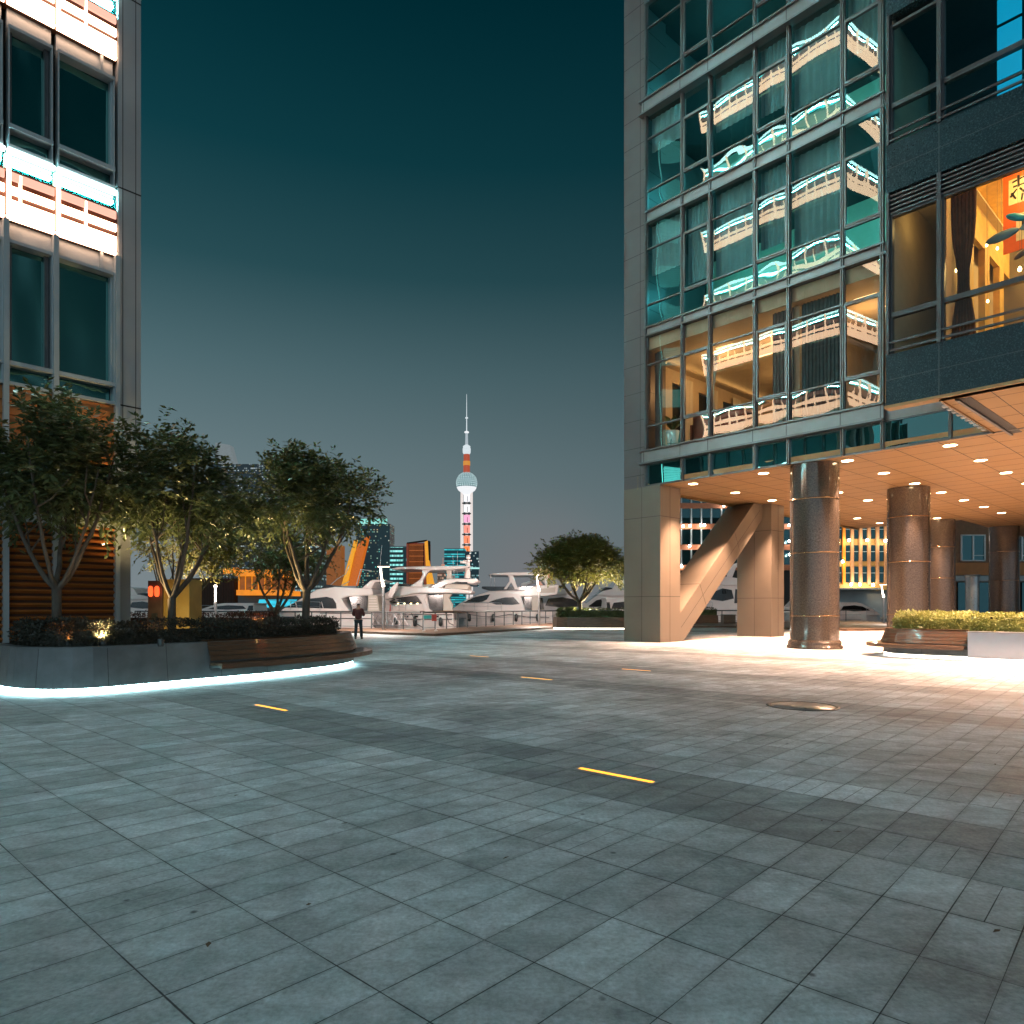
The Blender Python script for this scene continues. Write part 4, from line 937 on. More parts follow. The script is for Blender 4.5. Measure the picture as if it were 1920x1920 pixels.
tree("planter_tree", V((-5.15, 17.5, .78)), "spreading tree at the rounded bench end of the planter", 1.15, (.15, .2, 3.4), (1.75, 1.45, 1.25), 5, 980, .165, M['leaf'], 37, GRP, .1, (.02, .05))
tree("planter_tree", V((-8.6, 25.6, .7)), "dark tree with a low fork behind the bench planter", .6, (.0, .2, 3.0), (1.9, 1.6, 1.7), 4, 1000, .14, M['leaf'], 41, GRP, .1)
tree("planter_tree", V((-12.4, 25.8, .7)), "yellow lit tree with leaning stems behind the kiosk", .6, (.3, .1, 3.3), (2.3, 1.8, 1.7), 6, 1200, .14, M['leaf_far'], 53, GRP, .08)
tree("round_tree", V((4.75, 49.4, .78)), "rounded green tree in the far planter beside the pier", 1.1, (.15, 0, 3.55), (2.95, 2.5, 2.2), 8, 3600, .25, M['leaf_far'], 67, None, .15, umbrella=True, per=11)
random.seed(99)
# uplights hidden in the beds
def uplight(loc, label, e, col=(1., .70, .32), ang=100, aim=(0, 0, 1)):
    t = thing("garden_spotlight", loc, label, "garden light", "small uplights in the planting")
    MB().lathe(loc, [(.05, 0), (.06, .02), (.06, .14), (.05, .15), (.045, .13)], 14).build("housing", M['dsteel'], t)
    MB().lathe(V(loc)+V((0, 0, .135)), [(.045, 0), (.0, .004)], 14).build("lens", M['bulb'], t)
    l = light("uplight_beam", 'SPOT', V(loc)+V((0, 0, .17)), e, col, t, .05, spot_size=math.radians(ang), spot_blend=.7)
    l.rotation_euler = V(aim).to_track_quat('-Z', 'Y').to_euler()
uplight(V((-7.55, 12.98, .79)), "bright uplight shining through the dark hedge near the louvred wall", 260, aim=(-.45, .3, 1))
uplight(V((-8.3, 15.0, .79)), "uplight in the dark hedge below the second tree", 800, aim=(.2, .3, 1))
uplight(V((-6.2, 17.3, .79)), "uplight in the bed under the tree at the bench end", 900, aim=(.1, .3, 1))
uplight(V((-12.2, 26.6, .76)), "uplight below the yellow lit tree behind the kiosk", 2200, aim=(0, .2, 1), ang=130)
uplight(V((-9.0, 24.9, .76)), "uplight in the reddish hedge under the low forked tree", 500, aim=(0, .2, 1), ang=130)
uplight(V((5.3, 50.3, .79)), "added fill uplight in the far planter, brightening the round tree", 4200, (1., .80, .42), 150, (-.1, -.25, 1))  # added lamp, brightens the crown in place of light from the square
uplight(V((-6.75, 13.5, .79)), "small reddish uplight under the hedge beside the bright one", 16, (1., .3, .08), aim=(-.3, .2, 1))
uplight(V((-8.05, 12.75, .79)), "small reddish uplight beside the first trunk", 14, (1., .3, .08), aim=(-.3, .2, 1))

# kiosk with two red lanterns
k0, k1 = P(279, 1138, 22.5), P(306, 1138, 22.5); k2 = P(355, 1138, 22.5)
t = thing("kiosk", V(((k0.x+k2.x)/2, 22.6, 0)), "kiosk with a yellow side panel and two red lanterns on its dark front", "kiosk")
zt = P(0, 1086, 22.5).z
MB().cube(k1.x+.01, k2.x, 22.5, 23.4, .3, zt).build("side_panel", pm("mustard_panel", (.40,.27,.07), .6, 0, .25, 1.2), t)
MB().cube(k0.x, k1.x, 22.45, 23.35, .3, zt-.05).build("front_panel", pm("dark_kiosk_panel", (.09,.06,.05), .6), t)
for k in range(2):
    cx_ = k0.x+.14+k*.20; cz_ = P(0, 1109, 22.5).z
    MB().lathe((cx_, 22.34, cz_), [(.03, -.17), (.065, -.13), (.075, 0), (.065, .13), (.03, .17)], 16).build("lantern", M['red'], t)
MB().cube(k0.x+.12, k0.x+.3, 22.43, 22.449, 1.15, 1.35).build("door_plate", M['dsteel'], t)
light("kiosk_glow", 'POINT', (k1.x+.6, 21.5, 1.2), 30, (1., .72, .3), t, .1)

# ================================================================== street lamps, rails, quay things
def street_lamp(px, D, ytop, ybase, label, e=220, zb=0., slim=False):
    b0_ = V((P(px, 0, D).x, D, zb)); h = P(0, ytop, D).z-zb; t = thing("street_lamp", b0_, label, "street lamp", "blade street lamps along the quay")
    MB().tube([b0_, b0_+V((0, 0, h*.69))], .085, 10).lathe(b0_, [(.16, 0), (.16, .03), (.09, .05)], 14).build("pole", M['steel'], t)
    if slim: MB().tube([b0_+V((0, 0, h*.45)), b0_+V((0, 0, h*.97))], [.05, .05], 8).build("lit_blade", M['lamp'], t); MB().lathe(b0_+V((0, 0, h*.97)), [(.06, 0), (.09, .06), (.06, .14), (0, .15)], 10).build("cap", M['lamp'], t)
    else: MB().tube([b0_+V((0, 0, h*.69)), b0_+V((-.10, 0, h*.80)), b0_+V((-.2, 0, h*.985))], [.10, .06, .04], 8).build("lit_blade", M['lamp'], t)
    if not slim: MB().cube(b0_.x-.34, b0_.x+.36, D-.1, D+.1, h*.988+zb, h+zb).build("top_bar", M['lampbar'], t)
    light("lamp_light", 'SPOT', b0_+V((-.1, -.3, h*.95)), e, (1., .80, .68), t, .2, spot_size=math.radians(152), spot_blend=.6)
    l = light("lamp_light", 'SPOT', b0_+V((-.1, .3, h*.9)), e*1.0, (1., .80, .72), t, .2, spot_size=math.radians(140), spot_blend=.6)
    l.rotation_euler = V((0, 1, -.1)).to_track_quat('-Z', 'Y').to_euler()
street_lamp(719, 43.4, 1062, 1184, "tall blade lamp standing on the quay before the biggest yacht", 3600)
street_lamp(1011, 54.5, 1078, 1175, "tall blade lamp beside the hardtop yacht and round tree", 3600)
street_lamp(404, 38, 1099, 1186, "thin glowing lamp post behind the low hedges", 700, slim=True)
street_lamp(1657, 61, 1096, 1175, "far blade lamp framed between two granite columns", 1300)
def railing(pts, label, z0=.13, step=1.5):
    pts = [V(p) for p in pts]; m_ = (pts[0]+pts[-1])/2; t = thing("railing", V((m_.x, m_.y, z0)), label, "railing")
    up = V((0, 0, 1)); tr_ = MB(); wr = MB()
    tr_.tube([p+up*(z0+1.08) for p in pts], .05, 8)
    for z in (.12, .62): wr.tube([p+up*(z0+z) for p in pts], .014, 6)
    tr_.build("top_rail", M['dsteel'], t); wr.build("rail_wire", M['dsteel'], t)
    for a_, b_ in zip(pts, pts[1:]):
        n_ = max(1, round((b_-a_).length/step))
        for k in range(n_):
            p = a_.lerp(b_, k/n_); MB().tube([p+up*z0, p+up*(z0+1.08)], .042, 6).build("post", M['dsteel'], t)
railing([(-30,55.9,0), (-14,49.1,0), (-9.3,46.5,0), (-5.65,43.3,0)], "dark steel railing along the quay in front of the left yachts")
railing([(-5.5,43.5,0), (-1.3,52.6,0), (3.6,62.,0), (10,63.8,0)], "dark steel railing running away towards the round tree")
railing([(12.5,64.,0), (22,66.2,0), (36,72.4,0)], "dark steel railing seen between the piers and columns", step=2.2)
# gangway with cross bracing
ga, gb = P(698, 1138, 49.), P(765, 1138, 47.5)
t = thing("gangway", V(((ga.x+gb.x)/2, 48.6, .13)), "white cross-braced gangway behind the quay railing", "gangway")
f = MB(); n_ = 5
for k in range(n_):
    a_, b_ = ga.lerp(gb, k/n_), ga.lerp(gb, (k+1)/n_)
    for s_, e_ in (((a_, .3), (b_, 1.1)), ((a_, 1.1), (b_, .3)), ((a_, 1.1), (b_, 1.1)), ((a_, .3), (b_, .3)), ((a_, .3), (a_, 1.1))):
        f.tube([V((s_[0].x, s_[0].y, s_[1])), V((e_[0].x, e_[0].y, e_[1]))], .028, 5)
f.build("side_truss", M['band'], t)
MB().slab([V((ga.x, ga.y+.1, .22)), V((gb.x, gb.y+.1, .22)), V((gb.x, gb.y+1.1, .22)), V((ga.x, ga.y+1.1, .22))], (0, 0, .06)).build("walkway", M['steel'], t)
c = P(806, 1138, 41.5); c.z = .13
t = thing("notice_stand", c, "small white legged notice stand with teal and red plates at the quay corner", "stand")
for k in (-.36, .36): MB().tube([c+V((k, 0, 0)), c+V((k, 0, .95))], .022, 6).build("leg", M['white'], t)
MB().cube(c.x-.36, c.x+.1, c.y-.02, c.y+.02, .85, 1.06).build("teal_plate", pm("teal_plate", (.05,.45,.45), .4), t)
MB().cube(c.x+.11, c.x+.4, c.y-.02, c.y+.02, .72, 1.12).build("red_plate", pm("red_plate", (.5,.06,.04), .4), t)
MB().cube(c.x-.45, c.x-.27, c.y-.15, c.y+.15, .13, .155).cube(c.x+.27, c.x+.45, c.y-.15, c.y+.15, .13, .155).build("foot", M['white'], t)

# ================================================================== the man with his back to us
def skin_mesh(name, verts, edges, radii, m, parent, loc, root=0, sub=2):
    me = bpy.data.meshes.new(name); me.from_pydata([V(v) for v in verts], edges, []); me.materials.append(m)
    o = bpy.data.objects.new(name, me); COL.objects.link(o)
    if parent: o.parent = parent
    else: o.location = loc
    o.modifiers.new("skin", 'SKIN').use_smooth_shade = True
    sm = o.modifiers.new("sub", 'SUBSURF'); sm.levels = sub; sm.render_levels = sub
    for i, r in enumerate(radii):
        d = me.skin_vertices[0].data[i]; d.radius = r if hasattr(r, '__len__') else (r, r); d.use_root = (i == root)
    return o
pl_ = G(672, 1198); pl_.z = 0
bv = [(0,0,.96),(0,.0,1.12),(0,-.01,1.30),(0,0,1.44),(0,.02,1.53),(0,.05,1.62),(0,.05,1.70),
      (.17,0,1.42),(.25,.03,1.15),(.12,.27,1.17),(.06,.34,1.22),(-.17,0,1.42),(-.25,.03,1.15),(-.12,.27,1.17),(-.06,.34,1.22),
      (.10,0,.9),(.13,.02,.50),(.15,0,.09),(.17,.16,.04),(-.10,0,.9),(-.12,.02,.50),(-.14,0,.09),(-.16,.16,.04)]
be = [(0,1),(1,2),(2,3),(3,4),(4,5),(5,6),(3,7),(7,8),(8,9),(9,10),(3,11),(11,12),(12,13),(13,14),(0,15),(15,16),(16,17),(17,18),(0,19),(19,20),(20,21),(21,22)]
br_ = [(.14,.1),(.13,.1),(.15,.11),(.12,.09),.055,.085,.08,.06,.045,.032,.03,.06,.045,.032,.03,.085,.06,.045,.04,.085,.06,.045,.04]
person = tag(skin_mesh("person", bv, be, br_, M['skin'], None, pl_), "man in a maroon jacket and dark trousers standing with his back turned, looking down", "person")
jv = [(0,0,.90),(0,0,1.1),(0,-.01,1.3),(0,0,1.45),(.18,0,1.43),(.27,.02,1.15),(.15,.22,1.15),(-.18,0,1.43),(-.27,.02,1.15),(-.15,.22,1.15)]
skin_mesh("jacket", jv, [(0,1),(1,2),(2,3),(3,4),(4,5),(5,6),(3,7),(7,8),(8,9)], [(.19,.13),(.18,.135),(.2,.14),(.13,.10),.085,.07,.055,.085,.07,.055], M['jacket'], person, None)
skin_mesh("trousers", [(0,0,.95),(.1,0,.86),(.13,.02,.5),(.15,0,.07),(-.1,0,.86),(-.12,.02,.5),(-.14,0,.07)], [(0,1),(1,2),(2,3),(0,4),(4,5),(5,6)], [(.17,.12),.105,.082,.075,.105,.082,.075], M['trousers'], person, None)
skin_mesh("hair", [(0,.015,1.63),(0,.02,1.71)], [(0,1)], [.108,.10], M['hair'], person, None)
for k in (-1, 1): skin_mesh("shoe", [(k*.145,-.04,.045),(k*.16,.2,.04)], [(0,1)], [.055,.05], M['joint'], person, None)
# ================================================================== yachts
def trace(mb, pts, D, th, px=True):
    return mb.slab([P(x, y, D) for x, y in pts][::-1], (0, th, 0))
def hull(t, D, beam, pts, m=None, wl=-1.6):
    """pts: gunwale in photo pixels from bow to stern; beam narrows to the bow"""
    n_ = len(pts); vs = []; b_ = MB(); x0, x1 = P(pts[0][0], 0, D).x, P(pts[-1][0], 0, D).x
    for i, (x, y) in enumerate(pts):
        g = P(x, y, D); u = (g.x-x0)/(x1-x0); h = beam/2*min(1, (u*2.4)**.6 if u > 0 else .02); yc = D+beam/2
        sh = (1-u)*1.2
        vs += [V((g.x, yc-h, g.z)), V((g.x+sh*.3, yc-h*.94, g.z*.45+wl*.55)), V((g.x+sh, yc-h*.7, wl-.3)), V((g.x+sh, yc+h*.7, wl-.3)), V((g.x+sh*.3, yc+h*.94, g.z*.45+wl*.55)), V((g.x, yc+h, g.z))]
    b_.add(vs, [(i*6+k, i*6+(k+1) % 6, (i+1)*6+(k+1) % 6, (i+1)*6+k) for i in range(n_-1) for k in range(6)])
    b_.add(vs[:6], [(0,1,2,3,4,5)]); b_.add(vs[-6:], [(5,4,3,2,1,0)])
    return b_.build("hull", m or M['boat'], t)
def part(t, name, D, th, pts, m, bevel=.06, parent=None):
    return trace(MB(), pts, D, th).build(name, m, parent or t, bevel=bevel)
def boat_rail(t, D, pts, h, parent=None):
    b_ = MB(); q = [P(x, y, D) for x, y in pts]; b_.tube([p+V((0, 0, h)) for p in q], .025, 5); b_.tube([p+V((0, 0, h*.5)) for p in q], .012, 4)
    for p in q: b_.tube([p, p+V((0, 0, h))], .02, 4)
    b_.build("bow_rail", M['steel'], t)
# first yacht, bow to the left
D = 54.
t = thing("yacht", V((P(640, 0, D).x, D+2.5, -1.6)), "long white yacht with swept side window and glazed stern door behind the man", "yacht", "white motor yachts in the harbour")
hull(t, D, 5.2, [(488,1141),(520,1143),(560,1145),(610,1146),(660,1146),(700,1146)])
part(t, "cabin", D+.5, 4.2, [(527,1143),(561,1124),(594,1105),(627,1100),(660,1102),(697,1103),(700,1116),(652,1119),(640,1123),(646,1133),(655,1146),(530,1147)], M['boat'], .1)
part(t, "side_window", D+.46, .1, [(534,1139),(556,1129),(580,1122.5),(612,1119),(624,1122),(630,1131),(631,1141)], M['boatglass'], 0)
for x_ in (553, 577, 602): part(t, "window_post", D+.44, .03, [(x_,1128),(x_+1,1128),(x_+5,1142),(x_+4,1142)], M['boat'], 0)
part(t, "stern_door", D+.75, .2, [(655,1118),(690,1116),(688,1145),(661,1145)], M['boatglass'], 0)
part(t, "aft_deck_stairs", D+.6, 2, [(690,1116),(707,1116),(712,1146),(689,1146)], M['boatshade'], .05)
st_ = MB()
for k in range(5): trace(st_, [(691,1121+k*5),(705+k,1121+k*5),(705+k,1122.4+k*5),(691,1122.4+k*5)], D+.56, .1)
st_.build("step", M['boat'], t)
part(t, "fly_coaming", D+.6, 3.8, [(678,1103),(686,1096),(694,1088.5),(704,1087),(722,1087.2),(721,1090),(702,1092),(697,1103)], M['boat'], .08)
part(t, "tail_fin", D+.6, .4, [(744.5,1091),(747,1092),(741,1110),(734,1122),(727,1118),(731,1104)], M['boat'], .05)
part(t, "fly_screen", D+.62, 3.0, [(600,1103),(612,1096),(622,1097),(630,1102)], M['boatglass'], .03)
part(t, "hull_port", D-.02, .1, [(530,1156),(552,1156),(552,1166),(530,1166)], M['boatglass'], 0)
f_ = MB()
for a_, b_ in (((616,1100),(632,1086)), ((632,1086),(648,1076)), ((648,1076),(655,1060)), ((640,1098),(655,1090)), ((668,1098),(676,1068)), ((676,1068),(697,1070)), ((714,1095),(717,1066))): f_.tube([P(*a_, D+2), P(*b_, D+2)], .035, 5)
f_.tube([P(710,1090,D+2), P(716,1022,D+2)], .022, 5)
f_.build("mast_frame", M['pale'], t)
boat_rail(t, D+.2, [(505,1142),(525,1143),(545,1144),(570,1145),(600,1146)], .7)
for y0, y1 in ((1149, 1150.2), (1158.5, 1159.3)): part(t, "hull_stripe", D-.05, .03, [(600,y0),(698,y0+.8),(698,y1+.8),(600,y1)], M['boatglass'], 0)
# second yacht, with the hardtop
D = 59.
t = thing("yacht", V((P(790, 0, D).x, D+2.8, -1.6)), "biggest white yacht with a hardtop on curved arches and a radar mast at the stern", "yacht", "white motor yachts in the harbour")
hull(t, D, 5.6, [(676,1143),(700,1145),(740,1147),(790,1147),(830,1148),(850,1150)])
part(t, "cabin", D+.5, 4.6, [(703,1123),(728,1110),(760,1108),(803,1108),(801,1116),(806,1146),(712,1147)], M['boat'], .1)
part(t, "side_window", D+.46, .1, [(729,1128.5),(741,1122),(756,1119.2),(780,1116.8),(785,1121),(793,1131.5),(780,1132.5),(752,1133),(738,1131.5)], M['boatglass'], 0)
part(t, "forward_window", D+.46, .1, [(705,1119),(734,1117.5),(722,1123),(707,1126)], M['boatglass'], 0)
part(t, "fly_deck", D+.1, 5.4, [(704,1119),(724,1111),(746,1099),(800,1100),(850,1103),(886,1107),(882,1113),(845,1112.5),(780,1113),(744,1119),(726,1124)], M['boat'], .1)
part(t, "stern_arch", D+.15, 5.2, [(800,1103),(812,1096),(830,1087),(852,1084.5),(896,1085),(895,1090),(887,1094.5),(872,1093),(850,1094),(836,1097),(828,1103)], M['boat'], .1)
part(t, "stern_window", D+.1, .2, [(842,1095),(856,1090.5),(876,1091.5),(877,1095.5)], M['boatglass'], 0)
part(t, "stern_bulkhead", D+.3, 4.6, [(836,1097),(850,1094.5),(878,1096),(878,1105),(832,1104)], M['boatshade'], .03)
part(t, "hardtop", D+.3, 5., [(732,1066.5),(745,1063),(790,1061.5),(872,1060.5),(879,1063),(868,1066),(845,1068.5),(806,1069.5),(770,1067),(740,1068)], M['boat'], .1)
part(t, "hardtop_arch", D+.35, .5, [(791,1066),(808,1068.5),(801,1075),(794,1088),(792,1096),(795,1102),(766,1102),(776,1094),(788,1086),(792,1077)], M['boat'], .06)
part(t, "hardtop_arch", D+4.6, .5, [(791,1066),(808,1068.5),(801,1075),(794,1088),(792,1096),(795,1102),(766,1102),(776,1094),(788,1086),(792,1077)], M['boat'], .06)
part(t, "rear_strut", D+2, .6, [(836,1068),(846,1067.5),(848,1086),(836,1088),(838,1078)], M['boatshade'], .03)
part(t, "fly_screen", D+.4, 4.6, [(738,1100),(747,1094),(772,1095),(766,1101)], M['boatglass'], .02)
part(t, "fly_seat", D+1, 3.5, [(792,1101),(793,1096),(812,1095),(803,1102)], M['boatshade'], .05)
part(t, "stern_door", D+.9, .2, [(803,1116),(831,1115),(831,1146),(809,1146)], M['boatglass'], 0)
part(t, "stern_post", D+.4, .9, [(831,1113),(848,1113),(842,1121),(848,1133),(848,1147),(831,1147)], M['boatshade'], .05)
part(t, "side_wing", D+.35, .3, [(781,1116),(800,1113),(800,1116),(796,1124),(801,1138),(812,1147),(796,1147),(791,1131)], M['boat'], .04)
part(t, "swim_deck", D+.2, 5, [(812,1146),(835,1145),(888,1146),(878,1149),(812,1150)], M['teak'], .04)
b_ = MB(); q = P(876, 1084, D+2.5)
b_.tube([q, P(877, 1066, D+2.5), P(878.5, 1050, D+2.5)], [.3, .22, .13], 8); b_.tube([P(868,1052,D+2.5), P(885,1051,D+2.5)], .07, 6); b_.tube([P(879,1050,D+2.5), P(882,1030,D+2.5)], .02, 5)
ms = b_.build("mast", M['boat'], t)
c = P(878, 1044.5, D+2.5); MB().lathe(c, [(0,-.22),(.16,-.18),(.2,0),(.16,.14),(.08,.2),(0,.21)], 16).build("radar_dome", M['boat'], ms)
MB().tube([P(863,1053.5,D+2.5), P(876,1056,D+2.5)], [.12, .09], 8).build("radar_bar", M['boat'], ms)
boat_rail(t, D+.2, [(722,1140),(735,1143),(748,1146),(760,1147)], .75)
b_ = MB()
for x_ in (846, 853): b_.tube([P(x_, 1085, D+1), P(x_-.5, 1068, D+1)], .025, 5)
b_.build("stanchion", M['steel'], t)
fl = thing("flag", P(731, 1150, D-.1), "small red flag hanging from the rail of the biggest yacht", "flag")
trace(MB(), [(731,1133),(732.5,1133),(732.2,1150),(729,1151),(730.4,1143)], D-.1, .05).build("cloth", pm("red_flag_cloth", (.5,.03,.02), .7), fl)
MB().tube([P(732,1150,D-.08), P(732,1131,D-.08)], .02, 5).build("staff", M['steel'], fl)
for x_ in (705, 742, 778, 826):
    MB().lathe(P(x_, 1166, D-.25), [(0,-.4),(.16,-.3),(.17,.25),(.06,.38),(0,.4)], 10).build("fender", M['dsteel'], t)
for a_, b_ in (((690,1146),(704,1176)), ((770,1147),(792,1176)), ((835,1149),(850,1172))):
    q0, q1 = P(*a_, D), P(*b_, D-9); m_ = (q0+q1)/2-V((0, 0, .35)); MB().tube([q0, q0.lerp(m_, .55), m_, q1.lerp(m_, .5), q1], .03, 5).build("mooring_rope", M['joint'], t)
for x_ in (745, 757, 769, 781): trace(MB(), [(x_,1131.2),(x_+3,1131),(x_+3,1131.9),(x_,1132.2)], D+.44, .02).build("cabin_light", M['bulb'], t)
MB().tube([P(851,1085,D+2.4), P(849,1040,D+2.4)], .018, 4).tube([P(857,1085,D+3.2), P(858,1034,D+3.2)], .018, 4).build("whip_aerial", M['white'], t)
for y0, y1 in ((1151, 1152.2), (1160, 1160.8)): part(t, "hull_stripe", D-.05, .03, [(745,y0),(848,y0+1),(848,y1+1),(745,y1)], M['boatglass'], 0)
for x_ in (758, 776, 815): part(t, "hull_port", D-.05, .03, [(x_,1154),(x_+8,1154.2),(x_+7,1157.5),(x_+1,1157.5)], M['boatglass'], 0)
# third yacht
D = 70.
t = thing("yacht", V((P(945, 0, D).x, D+2.8, -1.6)), "white yacht with a flat hardtop on slanted struts and two black windows", "yacht", "white motor yachts in the harbour")
hull(t, D, 5.6, [(845,1143),(870,1145),(900,1146),(950,1146),(1000,1146),(1036,1147)])
part(t, "cabin", D+.5, 4.6, [(849,1141),(862,1131),(880,1121),(900,1114),(917,1108),(979,1106),(1006,1098),(1048,1096),(1045,1115),(1022,1118),(978,1119),(982,1132),(986,1147),(850,1147)], M['boat'], .1)
part(t, "windscreen", D+.46, .1, [(868,1131),(880,1124),(892,1119),(919,1114),(913,1124),(905,1128),(890,1130)], M['boatglass'], 0)
part(t, "side_window", D+.46, .1, [(916,1129),(930,1124),(946,1120.5),(963,1119.5),(975,1132.5),(960,1134),(930,1133.5)], M['boatglass'], 0)
part(t, "fly_screen", D+.7, 4, [(903,1103),(904,1099.5),(960,1100),(1008,1099),(1005,1106),(918,1107)], M['boatglass'], .02)
part(t, "hardtop", D+.4, 4.8, [(914.6,1078),(925,1074.5),(950,1073),(1019,1072.5),(1025,1076),(1018,1079),(967,1079),(940,1078.5)], M['boat'], .08)
for dy in (.5, 4.6): part(t, "hardtop_strut", D+dy, .3, [(950,1077),(962,1078),(971,1104),(965,1105),(958.5,1093),(950,1105),(944,1105),(955,1090),(955,1083)], M['boat'], .04)
part(t, "stern_strut", D+1, .4, [(1019,1074),(1026,1075),(1031,1096),(1022,1097)], M['boat'], .04)
part(t, "stern_bulkhead", D+.45, .3, [(1014,1104),(1042,1101),(1041,1111),(1014,1112)], M['boatshade'], .02)
part(t, "stern_door", D+.8, .2, [(983,1119),(997,1119),(997,1143),(984,1141)], M['boatglass'], 0)
part(t, "stern_post", D+.5, .8, [(997,1118),(1012,1118),(1012,1147),(997,1147)], M['boatshade'], .04)
boat_rail(t, D+.2, [(850,1142),(870,1143),(890,1143.5),(915,1144),(940,1145)], .75)
MB().tube([P(920,1077,D+1), P(921,1105,D+1)], .025, 5).tube([P(926,1077,D+1), P(928,1105,D+1)], .025, 5).build("stanchion", M['steel'], t)
for x_ in (880, 925, 968, 1008):
    MB().lathe(P(x_, 1158, D-.25), [(0,-.4),(.16,-.3),(.17,.25),(.06,.38),(0,.4)], 10).build("fender", M['dsteel'], t)
for a_, b_ in (((862,1145),(905,1156)), ((905,1156),(955,1152)), ((955,1152),(1030,1158))):
    q0, q1 = P(*a_, D-.3), P(*b_, D-.3); MB().tube([q0, (q0+q1)/2-V((0, 0, .12)), q1], .03, 5).build("mooring_rope", M['joint'], t)
# plainer yachts: same parts, own proportions
def yacht(x0, x1, yg, yr, D, label, flip=False, beam=4.8, fly=True, dark=True):
    w = x1-x0; X = (lambda u: x1-u*w) if flip else (lambda u: x0+u*w); h = yg-yr; Y = lambda v: yg-v*h
    t = thing("yacht", V((P((x0+x1)/2, 0, D).x, D+beam/2, -1.6)), label, "yacht", "white motor yachts in the harbour")
    pr = [(0, -.02), (.12, -.05), (.35, -.08), (.7, -.1), (1, -.1)]
    pts = [(X(u), Y(v)) for u, v in pr]
    hull(t, D, beam, pts)
    fix = lambda l: [(X(u), Y(v)) for u, v in (l if not flip else l[::-1])]
    part(t, "cabin", D+.4, beam-.8, fix([(.14,-.05),(.27,.22),(.42,.48),(.52,.55),(.86,.55),(.84,.42),(.86,-.1),(.15,-.1)]), M['boat'], .08)
    part(t, "side_window", D+.36, .1, fix([(.30,.14),(.42,.34),(.55,.40),(.72,.36),(.76,.16),(.55,.10)]), M['boatglass'], 0)
    part(t, "aft_window", D+.36, .1, fix([(.77,.05),(.79,.38),(.84,.38),(.84,.05)]), M['boatglass'], 0)
    if fly:
        part(t, "fly_deck", D+.2, beam-.5, fix([(.42,.50),(.50,.62),(.62,.68),(.92,.62),(1.0,.52),(.90,.47),(.6,.46)]), M['boat'], .08)
        part(t, "fly_arch", D+.5, beam-1, fix([(.62,.66),(.70,.94),(.84,1.0),(.95,.97),(.80,.88),(.73,.64)]), M['boat'], .05)
        part(t, "fly_screen", D+.45, beam-1, fix([(.48,.62),(.54,.74),(.62,.72),(.64,.66)]), M['boatglass'], .02)
    boat_rail(t, D+.2, fix([(.03,-.03),(.12,-.05),(.24,-.06),(.36,-.08)]), .7)
    return t
yacht(985, 1140, 1146, 1080, 80, "white yacht behind the second quay lamp, half hidden by the tree", True)
yacht(1060, 1200, 1146, 1085, 84, "white yacht behind the round tree trunk, dark windows showing")
yacht(1120, 1230, 1148, 1098, 74, "white yacht close to the big pier, pale blue side", True, fly=False)
yacht(340, 500, 1146, 1118, 72, "low white covered motor boat behind the kiosk and lamp post", fly=False)
yacht(215, 330, 1146, 1100, 70, "white yacht behind the yellow lit tree, black window", True)
t = yacht(1300, 1400, 1135, 1055, 76, "white yacht bow seen beneath the slanted brace, lettering on its side", False, 5)
b_ = MB()
for q in ((1356,1106,1357,1113), (1356,1112,1359.5,1113), (1361,1106,1362,1113)): trace(b_, [(q[0],q[1]),(q[2],q[1]),(q[2],q[3]),(q[0],q[3])], 76.2, .08)
b_.build("hull_lettering", M['joint'], t)
yacht(905, 1010, 1142, 1090, 96, "white yacht further off between the hardtop yacht and its neighbour")
yacht(1548, 1668, 1150, 1112, 78, "white yacht between the first two granite columns", True, 4.6, False)
yacht(1470, 1570, 1146, 1090, 84, "white yacht mostly hidden behind the nearest granite column")

# ================================================================== far bank skyline
def tower(name, x0, x1, ytop, D, depth, m, label, cat="building", group="buildings across the river", zb=1.2):
    a_, b_ = P(x0, ytop, D), P(x1, ytop, D); t = thing(name, V(((a_.x+b_.x)/2, D+depth/2, zb)), label, cat, group)
    MB().cube(a_.x, b_.x, D, D+depth, zb, a_.z).build("facade", m, t); return t, a_, b_
def strip_px(t, name, x0, x1, y0, y1, D, m, th=.6): 
    a_, b_ = P(x0, y0, D), P(x1, y1, D); return MB().cube(a_.x, b_.x, D-th, D-.02, b_.z, a_.z).build(name, m, t)
TG = (.10, .95, .85)
D = 1150.
t, a_, b_ = tower("office_tower", 668, 731, 982, D, 45, windows_mat("teal_tower_glass", (.004,.035,.045), TG, 2.6, 3.6, .30, .5, (.75,.5), (1., .62, .25), 4., 'XYZ', .3), "tall teal glass tower with a bright crown beside the tree")
strip_px(t, "crown", 676, 726, 973, 982, D+3, em("crown_glow", (.35,1,.88), .75, .5, False), 3)
for k in range(6): strip_px(t, "crown_fin", 672+k*10, 673+k*10, 976, 984, D, em("fin_glow", (.5,1,.9), 1.0, .2, False) if k == 0 else bpy.data.materials["fin_glow"], 1)
strip_px(t, "corner_wing", 709, 731, 984, 1100, D, windows_mat("teal_wing_glass", (.006,.05,.06), TG, 2.6, 3.6, .10, .5, (.7,.5), (1.,.9,.7), 9.), 1.5)
D = 980.
t, a_, b_ = tower("office_tower", 731, 763, 1025, D, 30, windows_mat("striped_tower_glass", (.004,.05,.055), (.45,1,.95), 1.3, 6.4, .92, 1.0, (.95,.42), (.25,.95,.9), 2., 'XYZ', .7), "teal office block with bright white floor stripes")
strip_px(t, "dark_corner", 755.5, 763, 1026, 1095, D, windows_mat("dark_teal_glass_far", (.004,.05,.06), TG, 3, 6.4, .2, .4), 1)
